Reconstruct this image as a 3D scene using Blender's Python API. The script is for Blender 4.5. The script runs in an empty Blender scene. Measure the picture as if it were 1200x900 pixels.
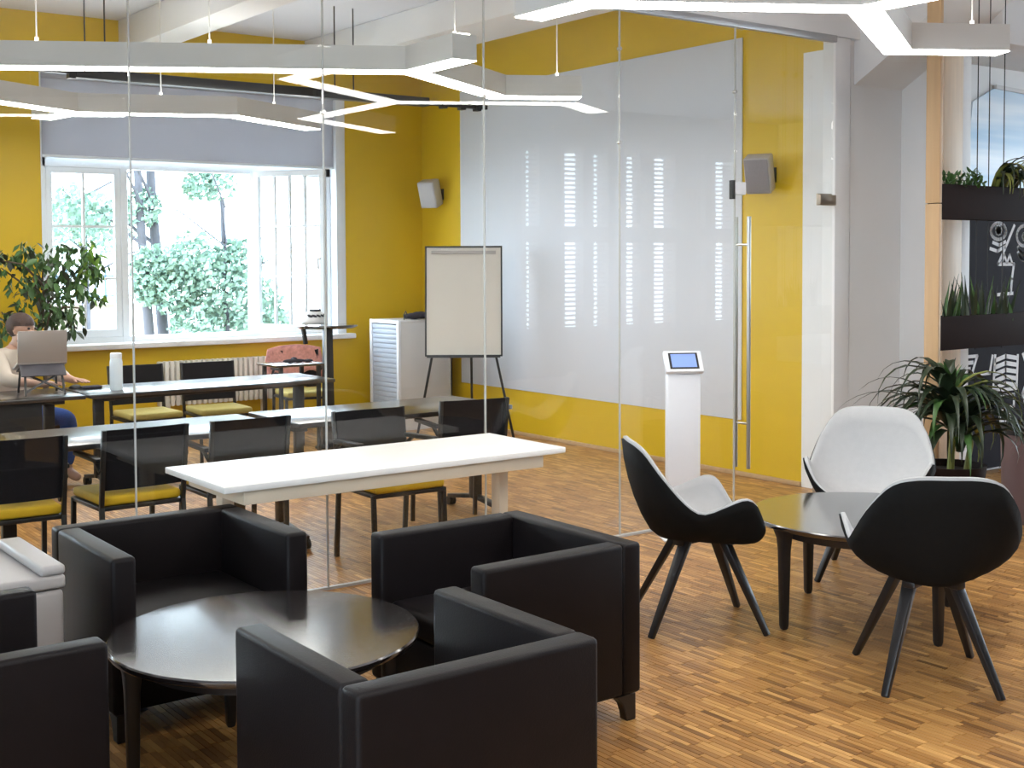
import bpy, bmesh, math, random
from mathutils import Vector, Matrix, Euler
R = math.radians
PI = math.pi
rnd = random.Random(7)
SC = bpy.context.scene
COL = SC.collection

# ------------------------------------------------------------------ camera, light, exposure
def make_camera():
    f, yaw, pit, roll, cy = 1475.876, R(36.51279), R(2.454822), R(-0.249605), 365.9145
    fw = Vector((math.sin(yaw), math.cos(yaw), 0)); rt = Vector((math.cos(yaw), -math.sin(yaw), 0)); up = Vector((0, 0, 1))
    fw2 = fw*math.cos(pit) - up*math.sin(pit); up2 = up*math.cos(pit) + fw*math.sin(pit)
    rt3 = rt*math.cos(roll) + up2*math.sin(roll); up3 = up2*math.cos(roll) - rt*math.sin(roll)
    cd = bpy.data.cameras.new('camera'); co = bpy.data.objects.new('camera', cd); COL.objects.link(co)
    m = Matrix((rt3, up3, -fw2)).transposed().to_4x4(); m.translation = (0, 0, 1.67)
    co.matrix_world = m
    cd.sensor_width = 36; cd.lens = f/1200*36; cd.shift_y = -(450-cy)/1200
    cd.clip_start = .05; cd.clip_end = 300
    SC.camera = co
make_camera()
SC.view_settings.view_transform = 'Standard'
SC.view_settings.look = 'None'
SC.view_settings.exposure = 0.85
SC.view_settings.gamma = 1.0
SC.view_settings.use_curve_mapping = False
SKY = 7.5
LAMP = 13.0
FILL_GLOW = 8.0  # strength of the fill emitters added on top of the lamps
w = bpy.data.worlds.new('world'); SC.world = w; w.use_nodes = True
bg = w.node_tree.nodes['Background']; bg.inputs[0].default_value = (.74, .87, 1.0, 1); bg.inputs[1].default_value = SKY

def portal(loc, rot, sx, sy):
    l = bpy.data.lights.new('daylight_portal', 'AREA'); l.shape = 'RECTANGLE'; l.size = sx; l.size_y = sy
    l.cycles.is_portal = True
    o = bpy.data.objects.new('daylight_portal', l); COL.objects.link(o); o.location = loc; o.rotation_euler = rot
XW, YW, YG, CZ = 7.108, 11.175, 5.626, 3.80
YB = -2.6
portal((4.71, YW+.30, 1.73), (R(-90), 0, 0), 2.9, 1.72)
REAR = [(10.44, 10.77), (11.12, 12.03), (12.28, 13.36), (13.78, 14.64)]
SIDE = [(-2.2, -.2), (.6, 2.6)]          # unseen left wall windows, added to light the lounge
RW = (-.8, 4.8)                                        # unseen far right window band, added to brighten that end of the lounge
BACK2 = (-1.6, 1.5)                                    # second window, unseen, added for more light in the glazed room
for a, b in REAR:
    portal(((a+b)/2, YB-.25, 1.95), (R(90), 0, 0), b-a, 2.7)
for a, b in SIDE:
    portal((-3.15, (a+b)/2, 2.0), (0, R(-90), 0), 2.4, b-a)
portal((15.75, sum(RW)/2, 2.0), (0, R(90), 0), 2.4, RW[1]-RW[0])
portal((sum(BACK2)/2, YW+.30, 1.73), (R(-90), 0, 0), BACK2[1]-BACK2[0], 1.72)

# ------------------------------------------------------------------ materials
def mat(name, col, rough=.5, metal=0, spec=.5, var=0, scale=8, bump=0, bscale=60, emit=0, stretch=None, coat=0):
    m = bpy.data.materials.new(name); m.use_nodes = True
    nt = m.node_tree; p = nt.nodes['Principled BSDF']
    p.inputs['Base Color'].default_value = (*col, 1); p.inputs['Roughness'].default_value = rough
    p.inputs['Metallic'].default_value = metal; p.inputs['Specular IOR Level'].default_value = spec
    p.inputs['Coat Weight'].default_value = coat; p.inputs['Coat Roughness'].default_value = .12; p.inputs['Coat IOR'].default_value = 1.6
    if emit:
        p.inputs['Emission Color'].default_value = (*col, 1); p.inputs['Emission Strength'].default_value = emit
    if var or bump:
        tc = nt.nodes.new('ShaderNodeTexCoord'); mp = nt.nodes.new('ShaderNodeMapping')
        nt.links.new(tc.outputs['Object'], mp.inputs[0])
        if stretch: mp.inputs['Scale'].default_value = stretch
    if var:
        n = nt.nodes.new('ShaderNodeTexNoise'); n.inputs['Scale'].default_value = scale; n.inputs['Detail'].default_value = 4
        nt.links.new(mp.outputs[0], n.inputs['Vector'])
        mx = nt.nodes.new('ShaderNodeMix'); mx.data_type = 'RGBA'
        mx.inputs[6].default_value = (*[c*(1-var) for c in col], 1); mx.inputs[7].default_value = (*[min(1, c*(1+var)) for c in col], 1)
        nt.links.new(n.outputs['Fac'], mx.inputs[0]); nt.links.new(mx.outputs[2], p.inputs['Base Color'])
    if bump:
        n2 = nt.nodes.new('ShaderNodeTexNoise'); n2.inputs['Scale'].default_value = bscale; n2.inputs['Detail'].default_value = 3
        nt.links.new(mp.outputs[0], n2.inputs['Vector'])
        b = nt.nodes.new('ShaderNodeBump'); b.inputs['Strength'].default_value = bump; b.inputs['Distance'].default_value = .01
        nt.links.new(n2.outputs['Fac'], b.inputs['Height']); nt.links.new(b.outputs[0], p.inputs['Normal'])
    return m

def glass_mat(name, tint=(.975, .985, .98), gain=1.0):
    m = bpy.data.materials.new(name); m.use_nodes = True; nt = m.node_tree
    for n in list(nt.nodes): nt.nodes.remove(n)
    out = nt.nodes.new('ShaderNodeOutputMaterial'); mix = nt.nodes.new('ShaderNodeMixShader')
    tr = nt.nodes.new('ShaderNodeBsdfTransparent'); tr.inputs[0].default_value = (*tint, 1)
    gl = nt.nodes.new('ShaderNodeBsdfGlossy'); gl.inputs['Roughness'].default_value = 0.0
    g = nt.nodes.new('ShaderNodeNewGeometry'); d = nt.nodes.new('ShaderNodeVectorMath'); d.operation = 'DOT_PRODUCT'
    nt.links.new(g.outputs['Incoming'], d.inputs[0]); nt.links.new(g.outputs['Normal'], d.inputs[1])
    def mth(op, a, b=None):
        k = nt.nodes.new('ShaderNodeMath'); k.operation = op
        for i, v in enumerate((a, b)):
            if v is None: continue
            if isinstance(v, (int, float)): k.inputs[i].default_value = v
            else: nt.links.new(v, k.inputs[i])
        return k.outputs[0]
    c = mth('ABSOLUTE', d.outputs['Value']); q = mth('SUBTRACT', 1.0, c); q = mth('POWER', q, 5.0)
    q = mth('MULTIPLY', q, .96); q = mth('ADD', q, .04*gain)
    nt.links.new(q, mix.inputs[0]); nt.links.new(tr.outputs[0], mix.inputs[1]); nt.links.new(gl.outputs[0], mix.inputs[2])
    nt.links.new(mix.outputs[0], out.inputs[0])
    return m

def strip_mat():
    m = bpy.data.materials.new('parquet oak'); m.use_nodes = True; nt = m.node_tree; p = nt.nodes['Principled BSDF']
    a = nt.nodes.new('ShaderNodeAttribute'); a.attribute_name = 'tint'
    r = nt.nodes.new('ShaderNodeValToRGB'); e = r.color_ramp.elements
    e[0].position = 0; e[0].color = (.185, .080, .022, 1); e[1].position = 1; e[1].color = (.76, .44, .155, 1)
    k = e.new(.45); k.color = (.42, .205, .058, 1)
    nt.links.new(a.outputs['Fac'], r.inputs[0])
    tc = nt.nodes.new('ShaderNodeTexCoord'); mp = nt.nodes.new('ShaderNodeMapping'); mp.inputs['Scale'].default_value = (160, 9, 1)
    n = nt.nodes.new('ShaderNodeTexNoise'); n.inputs['Scale'].default_value = 1; n.inputs['Detail'].default_value = 3
    nt.links.new(tc.outputs['Object'], mp.inputs[0]); nt.links.new(mp.outputs[0], n.inputs['Vector'])
    mx = nt.nodes.new('ShaderNodeMix'); mx.data_type = 'RGBA'; mx.blend_type = 'MULTIPLY'; mx.inputs[0].default_value = .45
    nt.links.new(r.outputs[0], mx.inputs[6]); nt.links.new(n.outputs['Fac'], mx.inputs[7])
    h = nt.nodes.new('ShaderNodeHueSaturation'); h.inputs['Value'].default_value = 1.25
    nt.links.new(mx.outputs[2], h.inputs['Color']); nt.links.new(h.outputs[0], p.inputs['Base Color'])
    p.inputs['Roughness'].default_value = .36; p.inputs['Specular IOR Level'].default_value = .5
    return m

YEL = (.68, .45, .009)
M = dict(
    white_paint=mat('white paint', (.80, .80, .80), .55, var=.03, scale=3, bump=.03),
    dark_paint=mat('dark brown paint', (.10, .085, .08), .6, var=.05, scale=3),
    ceil=mat('ceiling paint', (.72, .74, .81), .7, var=.03, scale=2),
    yellow=mat('yellow paint', YEL, .42, var=.06, scale=2.5, bump=.03, bscale=90),
    board=mat('whiteboard lacquer', (.70, .73, .79), .5, spec=.25, var=.02, scale=2),
    parquet=strip_mat(),
    slab=mat('parquet bed', (.24, .13, .05), .5, var=.25, scale=20),
    glass=glass_mat('partition glass', gain=.95), pane=glass_mat('window glass'),
    seam=mat('glass joint silicone', (.50, .50, .48), .4, var=.05),
    steel=mat('brushed steel', (.50, .49, .46), .28, metal=1, var=.08, scale=30, stretch=(1, 1, .05)),
    bronze=mat('bronze metal', (.36, .30, .24), .35, metal=.9, var=.1),
    rail=mat('grey rail', (.42, .42, .43), .4, metal=.5, var=.05),
    dark_fabric=mat('espresso leather', (.0070, .0050, .0055), .5, spec=.20, var=.25, scale=14, bump=.10, bscale=220),
    desk_top=mat('dark desk veneer', (.016, .012, .012), .30, spec=1.0, coat=.6, var=.35, scale=6, stretch=(14, 1, 1)),
    wenge=mat('dark wenge wood', (.014, .010, .010), .17, spec=1.0, coat=1.0, var=.35, scale=6, stretch=(14, 1, 1)),
    black_wood=mat('black stained wood', (.014, .013, .014), .35, var=.3, scale=8, stretch=(1, 1, .1)),
    black_metal=mat('black metal', (.013, .013, .014), .38, var=.2, scale=20),
    black_mesh=mat('black mesh fabric', (.008, .007, .009), .8, spec=.2, var=.3, scale=60, bump=.2, bscale=300),
    seat_yellow=mat('yellow seat cloth', (.68, .42, .012), .8, var=.12, scale=20, bump=.15, bscale=300),
    pale_seat=mat('pale olive seat cloth', (.55, .46, .14), .8, var=.12, scale=20, bump=.15, bscale=300),
    shell_black=mat('black felt shell', (.005, .005, .005), .85, spec=.2, var=.3, scale=40, bump=.1, bscale=300),
    shell_white=mat('light grey felt', (.43, .435, .44), .85, var=.05, scale=30, bump=.12, bscale=260),
    table_white=mat('white laminate', (.86, .85, .82), .35, var=.02, scale=3),
    cream=mat('cream powder coat', (.72, .62, .48), .45, var=.04),
    frame_white=mat('white window frame', (.80, .84, .88), .35, var=.03),
    sill=mat('white sill', (.84, .84, .84), .35, var=.03),
    blind=None,
    lamp_body=mat('lamp housing', (.66, .65, .62), .5, var=.03, scale=4),
    diffuser=mat('lamp diffuser', (1.0, .97, .92), .5, emit=LAMP, var=0),
    fill_glow=mat('added lamp top fill glow', (1.0, .97, .93), .5, emit=FILL_GLOW),
    cord=mat('suspension wire', (.75, .74, .70), .4, var=.1),
    wood=mat('light pine', (.74, .58, .42), .5, var=.16, scale=5, stretch=(6, 6, .35)),
    wood_edge=mat('pine edge', (.52, .34, .18), .5, var=.16, scale=5, stretch=(6, 6, .35)),
    planter=mat('dark brown planter', (.016, .0085, .0075), .7, spec=.15, var=.2, scale=8),
    soil=mat('potting soil', (.03, .02, .015), .95, var=.5, scale=60, bump=.6, bscale=90),
    leaf=mat('green leaf', (.055, .13, .032), .45, var=.45, scale=9),
    leaf_dark=mat('dark strap leaf', (.022, .036, .016), .42, var=.5, scale=6),
    leaf_light=mat('bright green leaf', (.16, .30, .035), .45, var=.4, scale=8),
    leaf_pale=mat('yellow green leaf', (.24, .26, .06), .5, var=.4, scale=8),
    bark=mat('bark', (.10, .07, .05), .9, var=.4, scale=20, bump=.5, bscale=40),
    chalkboard=mat('chalkboard', (.010, .008, .013), .75, spec=.15, var=.25, scale=3),
    chalk=mat('white chalk', (.80, .80, .82), .9, var=.1, scale=60),
    blue_panel=None,
    bin=mat('mauve brown bin', (.20, .125, .125), .5, var=.08, scale=4),
    paper=mat('flipchart board', (.72, .69, .63), .4, var=.02, scale=2),
    speaker=mat('speaker cabinet', (.52, .50, .50), .5, var=.05),
    grille=mat('speaker grille', (.30, .28, .30), .7, var=.25, scale=120),
    grille_pale=mat('pale speaker grille', (.52, .51, .52), .7, var=.2, scale=120),
    plastic=mat('white plastic', (.78, .80, .84), .35, var=.03),
    grey_plastic=mat('light grey plastic', (.46, .43, .41), .45, var=.04, scale=4),
    slot=mat('dark slot', (.02, .02, .02), .6, var=.2),
    screen=mat('tablet screen', (.16, .24, .50), .2, emit=.55),
    tambour=mat('pale blue tambour slat', (.46, .51, .60), .4, var=.04),
    cab=mat('light grey cabinet', (.62, .61, .61), .5, var=.03),
    radiator=mat('radiator enamel', (.74, .72, .66), .4, var=.04),
    pink=mat('coral knit', (.70, .31, .27), .95, var=.5, scale=40, bump=.6, bscale=120),
    dark_cloth=mat('dark cloth', (.03, .025, .035), .9, var=.4, scale=30, bump=.5, bscale=80),
    skin=mat('skin', (.55, .33, .24), .55, var=.08, scale=12),
    hair=mat('brown hair', (.055, .028, .020), .7, var=.4, scale=60, bump=.4, bscale=120),
    shirt=mat('beige shirt', (.58, .50, .42), .9, var=.10, scale=14, bump=.2, bscale=80),
    jeans=mat('blue jeans', (.03, .08, .30), .9, var=.25, scale=40),
    eye=mat('dark eye', (.03, .02, .02), .2, var=.1),
    laptop=mat('silver laptop lid', (.42, .37, .34), .38, metal=.35, var=.02),
    stand=mat('laptop stand', (.075, .07, .085), .5, var=.1),
    bottle=mat('pale translucent bottle', (.80, .88, .94), .2, spec=.6, var=.04),
    helmet=mat('helmet shell', (.72, .74, .77), .3, var=.05),
    helmet_dark=mat('helmet vents', (.02, .025, .04), .6, var=.2),
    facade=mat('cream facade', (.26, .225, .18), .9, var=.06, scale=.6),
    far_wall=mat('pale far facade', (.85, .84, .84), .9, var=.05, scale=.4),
    ground=mat('pale paving', (.60, .57, .52), .9, var=.15, scale=1),
    tree=mat('summer foliage', (.18, .29, .235), .7, var=.4, scale=3),
    tree_bark=mat('grey tree bark', (.075, .078, .095), .9, var=.3, scale=6, bump=.6, bscale=14),
    iron=mat('iron fence', (.10, .16, .22), .6, var=.2),
    blind_white=mat('grey blind slat', (.42, .42, .43), .5, var=.04),
    dark_frame=mat('grey brown frame', (.16, .14, .13), .5, var=.06),
)
def blue_mat():  # blue and pale streaks imitate sky in a window
    m = bpy.data.materials.new('sky window panel'); m.use_nodes = True; nt = m.node_tree; p = nt.nodes['Principled BSDF']
    tc = nt.nodes.new('ShaderNodeTexCoord'); mp = nt.nodes.new('ShaderNodeMapping'); mp.inputs['Scale'].default_value = (.25, .25, 3.2)
    n = nt.nodes.new('ShaderNodeTexNoise'); n.inputs['Scale'].default_value = 1.6; n.inputs['Detail'].default_value = 3
    r = nt.nodes.new('ShaderNodeValToRGB'); e = r.color_ramp.elements
    e[0].position = .40; e[0].color = (.36, .58, .78, 1); e[1].position = .68; e[1].color = (.78, .87, .94, 1)
    nt.links.new(tc.outputs['Object'], mp.inputs[0]); nt.links.new(mp.outputs[0], n.inputs['Vector'])
    nt.links.new(n.outputs['Fac'], r.inputs[0]); nt.links.new(r.outputs[0], p.inputs['Base Color'])
    p.inputs['Roughness'].default_value = .35
    return m
M['blue_panel'] = blue_mat()
def blind_mat():
    m = mat('grey roller blind', (.50, .50, .53), .85, spec=.2, var=.04, scale=30)
    nt = m.node_tree; p = nt.nodes['Principled BSDF']; out = nt.nodes['Material Output']
    t = nt.nodes.new('ShaderNodeBsdfTranslucent'); t.inputs[0].default_value = (.54, .53, .56, 1)
    mx = nt.nodes.new('ShaderNodeMixShader'); mx.inputs[0].default_value = .32
    nt.links.new(p.outputs[0], mx.inputs[1]); nt.links.new(t.outputs[0], mx.inputs[2]); nt.links.new(mx.outputs[0], out.inputs[0])
    return m
M['blind'] = blind_mat()

# ------------------------------------------------------------------ mesh helpers
class MB:
    def __init__(s): s.bm = bmesh.new()
    def _hex(s, v):
        vs = [s.bm.verts.new(p) for p in v]
        for f in ((3, 2, 1, 0), (4, 5, 6, 7), (0, 1, 5, 4), (1, 2, 6, 5), (2, 3, 7, 6), (3, 0, 4, 7)):
            s.bm.faces.new([vs[i] for i in f])
    def box(s, x0, x1, y0, y1, z0, z1, m=None):
        v = [Vector(p) for p in ((x0, y0, z0), (x1, y0, z0), (x1, y1, z0), (x0, y1, z0), (x0, y0, z1), (x1, y0, z1), (x1, y1, z1), (x0, y1, z1))]
        if m is not None: v = [m @ p for p in v]
        s._hex(v); return s
    def bar(s, p0, p1, w0, d0, w1=None, d1=None, side=None):
        p0, p1 = Vector(p0), Vector(p1); a = (p1-p0).normalized()
        sd = Vector(side) if side is not None else (Vector((1, 0, 0)) if abs(a.x) < .9 else Vector((0, 1, 0)))
        u = (sd - a*sd.dot(a)).normalized(); v = a.cross(u)
        w1 = w0 if w1 is None else w1; d1 = d0 if d1 is None else d1
        q = []
        for p, ww, dd in ((p0, w0, d0), (p1, w1, d1)):
            for i, j in ((-1, -1), (1, -1), (1, 1), (-1, 1)): q.append(p + u*ww/2*i + v*dd/2*j)
        s._hex(q); return s
    def tube(s, pts, r, seg=8, r1=None, cap=True):
        pts = [Vector(p) for p in pts]; rings = []; n = len(pts)
        r1 = r if r1 is None else r1
        pu = None
        for i, p in enumerate(pts):
            t = (pts[min(i+1, n-1)] - pts[max(i-1, 0)]).normalized()
            if pu is None: pu = t.orthogonal().normalized()
            u = (pu - t*pu.dot(t)).normalized(); pu = u; v = t.cross(u); rr = r + (r1-r)*i/max(1, n-1)
            rings.append([s.bm.verts.new(p + (u*math.cos(2*PI*k/seg) + v*math.sin(2*PI*k/seg))*rr) for k in range(seg)])
        for a, b in zip(rings, rings[1:]):
            for k in range(seg): s.bm.faces.new((a[k], a[(k+1) % seg], b[(k+1) % seg], b[k]))
        if cap:
            s.bm.faces.new(rings[0][::-1]); s.bm.faces.new(rings[-1])
        return s
    def lathe(s, prof, c=(0, 0, 0), seg=32, sx=1, sy=1):
        rings = []
        for r, z in prof:
            if r < 1e-6: rings.append([s.bm.verts.new((c[0], c[1], c[2]+z))])
            else: rings.append([s.bm.verts.new((c[0]+r*sx*math.cos(2*PI*k/seg), c[1]+r*sy*math.sin(2*PI*k/seg), c[2]+z)) for k in range(seg)])
        for a, b in zip(rings, rings[1:]):
            for k in range(seg):
                k2 = (k+1) % seg
                if len(a) == 1 and len(b) == 1: continue
                if len(a) == 1: s.bm.faces.new((a[0], b[k2], b[k]))
                elif len(b) == 1: s.bm.faces.new((a[k], a[k2], b[0]))
                else: s.bm.faces.new((a[k], a[k2], b[k2], b[k]))
        return s
    def prism(s, poly, ext):
        ext = Vector(ext); a = [s.bm.verts.new(p) for p in poly]; b = [s.bm.verts.new(Vector(p)+ext) for p in poly]
        n = len(a); s.bm.faces.new(a[::-1]); s.bm.faces.new(b)
        for i in range(n): s.bm.faces.new((a[i], a[(i+1) % n], b[(i+1) % n], b[i]))
        return s
    def face(s, pts): s.bm.faces.new([s.bm.verts.new(p) for p in pts]); return s
    def build(s, name, m, parent=None, bevel=0, seg=2, smooth=False, loc=None):
        bm = s.bm
        bmesh.ops.recalc_face_normals(bm, faces=bm.faces)
        if bevel:
            bmesh.ops.bevel(bm, geom=[e for e in bm.edges if e.is_manifold and e.calc_face_angle(0) > .5], offset=bevel, segments=seg, affect='EDGES', clamp_overlap=True, profile=.5)
        me = bpy.data.meshes.new(name); bm.to_mesh(me); bm.free()
        if smooth or bevel:
            me.shade_smooth() if hasattr(me, 'shade_smooth') else None
            if smooth != 'all':
                try: me.set_sharp_from_angle(angle=R(40))
                except Exception: pass
        o = bpy.data.objects.new(name, me); COL.objects.link(o)
        if m is not None: me.materials.append(m)
        if parent is not None: o.parent = parent
        if loc is not None: o.location = loc
        return o

def tag(o, label=None, cat=None, group=None, kind=None):
    if label: o['label'] = label
    if cat: o['category'] = cat
    if group: o['group'] = group
    if kind: o['kind'] = kind
    return o
def thing(name, label, cat, loc=(0, 0, 0), rz=0, group=None):
    o = bpy.data.objects.new(name, None); COL.objects.link(o); o.empty_display_size = .1
    o.location = loc; o.rotation_euler = (0, 0, rz)
    return tag(o, label, cat, group)
def struct(o): return tag(o, kind='structure')
def empty_struct(name, loc=(0, 0, 0)):
    o = bpy.data.objects.new(name, None); COL.objects.link(o); o.location = loc; return struct(o)
def kids(o): return [c for c in bpy.data.objects if c.parent == o]
def dup(root, loc, rz, label, group=None):
    def cp(o, par):
        c = o.copy(); COL.objects.link(c); c.parent = par
        for ch in kids(o): cp(ch, c)
        return c
    c = cp(root, None); c.location = loc; c.rotation_euler = (0, 0, rz); c['label'] = label
    if group: c['group'] = group
    return c
def link_copy(o, name, parent, loc, rot=(0, 0, 0), sc=(1, 1, 1)):
    c = bpy.data.objects.new(name, o.data); COL.objects.link(c); c.parent = parent
    c.location = loc; c.rotation_euler = rot; c.scale = sc
    return c

# ================================================================== SETTING
X0, X1, YL1 = -3.0, 15.6, YW
floor = struct(MB().box(X0-.2, X1+.2, YB-.3, YW+.6, -.15, -.008).build('floor', M['slab']))
# parquet strips: 24 x 168 mm, running along Y
SW, SL = .0245, .140
tint_meshes = []
def strip_mesh(tint):
    bm = bmesh.new(); a, b, h = SW/2-.0006, SL/2-.0006, .008
    v = [bm.verts.new(p) for p in ((-a, -b, -h), (a, -b, -h), (a, b, -h), (-a, b, -h), (-a+.0008, -b+.0008, 0), (a-.0008, -b+.0008, 0), (a-.0008, b-.0008, 0), (-a+.0008, b-.0008, 0))]
    for f in ((4, 5, 6, 7), (0, 1, 5, 4), (1, 2, 6, 5), (2, 3, 7, 6), (3, 0, 4, 7), (3, 2, 1, 0)): bm.faces.new([v[i] for i in f])
    me = bpy.data.meshes.new('parquet_strip'); bm.to_mesh(me); bm.free()
    at = me.attributes.new('tint', 'FLOAT', 'FACE'); at.data.foreach_set('value', [tint]*len(me.polygons))
    me.materials.append(M['parquet']); return me
tint_meshes = [strip_mesh(i/13) for i in range(14)]
def tint_value(x, y):
    base = rnd.gauss(.46, .17)
    return min(1, max(0, base))
def make_parquet():
    cand = []; verts = []; faces = []; tints = []
    cols = int((10.2+.6)/SW)
    cells = []
    for i in range(cols):
        x = -.6 + (i+.5)*SW
        blk = i//7
        off = ((blk*37) % 5)/5*SL + rnd.uniform(-.02, .02)
        ymax = YW if x < XW else 5.62
        y = 1.0 - off
        while y + SL < ymax:
            # only the part of the floor that the photograph looks towards
            yc = y+SL/2
            if x > -.45 + .25*yc - .9: cells.append((x, yc))
            y += SL
    rt = Vector((.8038, -.5949)); fw = Vector((.5949, .8038))
    def front(c):
        p = Vector(c); d = p.dot(fw); u = p.dot(rt)/d
        free = (d > 4.05 and .07 < u < .42 and not (p.x > 4.2 and p.y > 2.6))
        return (0 if free else 100) + d
    cells.sort(key=front)
    for k, (x, y) in enumerate(cells):
        t = tint_value(x, y)
        dz = rnd.uniform(-.0004, 0)
        if k < 290:
            o = bpy.data.objects.new('parquet_strip', tint_meshes[min(13, int(t*14))]); COL.objects.link(o); o.parent = floor
            o.location = (x, y, dz)
        else:
            a, b, h = SW/2-.0006, SL/2-.0006, .008; n = len(verts)
            verts += [(x-a, y-b, -h), (x+a, y-b, -h), (x+a, y+b, -h), (x-a, y+b, -h), (x-a+.0008, y-b+.0008, dz), (x+a-.0008, y-b+.0008, dz), (x+a-.0008, y+b-.0008, dz), (x-a+.0008, y+b-.0008, dz)]
            faces += [(n+4, n+5, n+6, n+7), (n, n+1, n+5, n+4), (n+1, n+2, n+6, n+5), (n+2, n+3, n+7, n+6), (n+3, n, n+4, n+7)]
            tints += [t]*5
    me = bpy.data.meshes.new('parquet_field'); me.from_pydata(verts, [], faces)
    at = me.attributes.new('tint', 'FLOAT', 'FACE'); at.data.foreach_set('value', tints)
    me.materials.append(M['parquet'])
    o = bpy.data.objects.new('parquet_field', me); COL.objects.link(o); o.parent = floor; tag(o, kind='stuff')
make_parquet()

struct(MB().box(X0-.2, X1+.2, YB-.3, YW+.5, CZ, CZ+.2).build('ceiling', M['ceil']))
struct(MB().box(3.92, 4.22, YG+.1, YW, 3.53, CZ).build('trim_1', M['white_paint'], bevel=.012))
struct(MB().box(5.76, 6.34, YG+.1, YW, 3.53, CZ).build('trim_2', M['white_paint'], bevel=.012))
# right wall of the glazed room
struct(MB().box(XW, XW+.14, YG+.07, YW+.4, -.1, CZ).build('wall_right', M['yellow']))
struct(MB().box(XW-.006, XW, YG+.02, 6.066, 0, 3.13).build('trim_3', M['white_paint']))
struct(MB().box(XW-.02, XW-.002, 6.07, YW, 0, .035).build('baseboard_right', M['wood_edge'], bevel=.004))
wb = MB().box(XW-.012, XW-.001, 6.655, 10.445, .428, 3.325).build('whiteboard', M['board'], bevel=.003)
tag(wb, 'huge glossy pale grey writing board on the yellow wall behind the glass', 'whiteboard')
# window wall (with the opening)
WX0, WX1, WZ0, WZ1 = 3.225, 6.195, .90, 3.32
b = MB()
b.box(X0-.2, BACK2[0], YW, YW+.4, -.1, CZ).box(BACK2[1], WX0, YW, YW+.4, -.1, CZ).box(BACK2[0], BACK2[1], YW, YW+.4, -.1, WZ0).box(BACK2[0], BACK2[1], YW, YW+.4, 2.6, CZ).box(WX1, XW+.2, YW, YW+.4, -.1, CZ).box(WX0, WX1, YW, YW+.4, -.1, WZ0).box(WX0, WX1, YW, YW+.4, WZ1, CZ)
struct(b.build('wall_back', M['yellow']))
b = MB()
b.box(WX0-.001, WX0+.012, YW-.004, YW+.40, WZ0, WZ1).box(WX1-.10, WX1+.001, YW-.004, YW+.40, WZ0, WZ1).box(WX0, WX1, YW-.002, YW+.40, WZ1-.012, WZ1+.001)
struct(b.build('trim_4', M['frame_white'], bevel=.003))
struct(MB().box(WX0-.16, WX1+.06, YW-.10, YW+.30, .875, .925).build('trim_5', M['sill'], bevel=.01))
struct(MB().box(X0-.2, WX0-1, YW-.015, YW, 0, .035).build('baseboard_back', M['wood_edge'], bevel=.004))
def left_wall():
    b = MB(); ys = [YB-.3]
    for a, c in SIDE: ys += [a, c]
    ys.append(YW+.4)
    for i in range(0, len(ys), 2): b.box(X0-.2, X0, ys[i], ys[i+1], -.1, CZ)
    for a, c in SIDE: b.box(X0-.2, X0, a, c, -.1, .8).box(X0-.2, X0, a, c, 3.2, CZ)
    struct(b.build('wall_left', M['white_paint']))
    for i, (a, c) in enumerate(SIDE):
        wn = empty_struct('window_%d' % (i+7), (X0-.1, (a+c)/2, .8)); h = (c-a)/2  # unseen window, added as a light source for the lounge
        MB().box(-.03, .03, -h, -h+.06, 0, 2.4).box(-.03, .03, h-.06, h, 0, 2.4).box(-.03, .03, -h, h, 0, .06).box(-.03, .03, -h, h, 2.34, 2.4).box(-.03, .03, -.04, .04, 0, 2.4).build('window_frame', M['frame_white'], wn)
        MB().box(-.003, .003, -h+.05, h-.05, .05, 2.35).build('pane', M['pane'], wn)
    wn = empty_struct('window_6', (sum(BACK2)/2, YW+.15, WZ0)); h = (BACK2[1]-BACK2[0])/2  # unseen window, added to light the glazed room
    MB().box(-h, -h+.06, -.03, .03, 0, 1.7).box(h-.06, h, -.03, .03, 0, 1.7).box(-h, h, -.03, .03, 0, .06).box(-h, h, -.03, .03, 1.64, 1.7).box(-.04, .04, -.03, .03, 0, 1.7).build('window_frame', M['frame_white'], wn)
    MB().box(-h+.05, h-.05, -.003, .003, .05, 1.65).build('pane', M['pane'], wn)
left_wall()
def far_right_wall():
    struct(MB().box(X1, X1+.2, YB-.3, RW[0], -.1, CZ).box(X1, X1+.2, RW[1], YW+.4, -.1, CZ).box(X1, X1+.2, RW[0], RW[1], -.1, .8).box(X1, X1+.2, RW[0], RW[1], 3.2, CZ).build('wall_far_right', M['white_paint']))
    wn = empty_struct('window_10', (X1+.1, sum(RW)/2, .8)); h = (RW[1]-RW[0])/2  # unseen window band, added to throw light from the right
    f = MB().box(-.03, .03, -h, h, 0, .06).box(-.03, .03, -h, h, 2.34, 2.4)
    for k in range(5): f.box(-.031, .031, -h+.06+(2*h-.12)*k/4-.05, -h+.06+(2*h-.12)*k/4+.05, 0, 2.4)
    f.build('window_frame', M['frame_white'], wn)
    MB().box(-.003, .003, -h+.05, h-.05, .05, 2.35).build('pane', M['pane'], wn)
far_right_wall()
# header over the glass partition
struct(MB().box(X0, 7.15, YG-.02, YG+.10, 3.165, CZ).build('trim_6', M['white_paint']))
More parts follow.
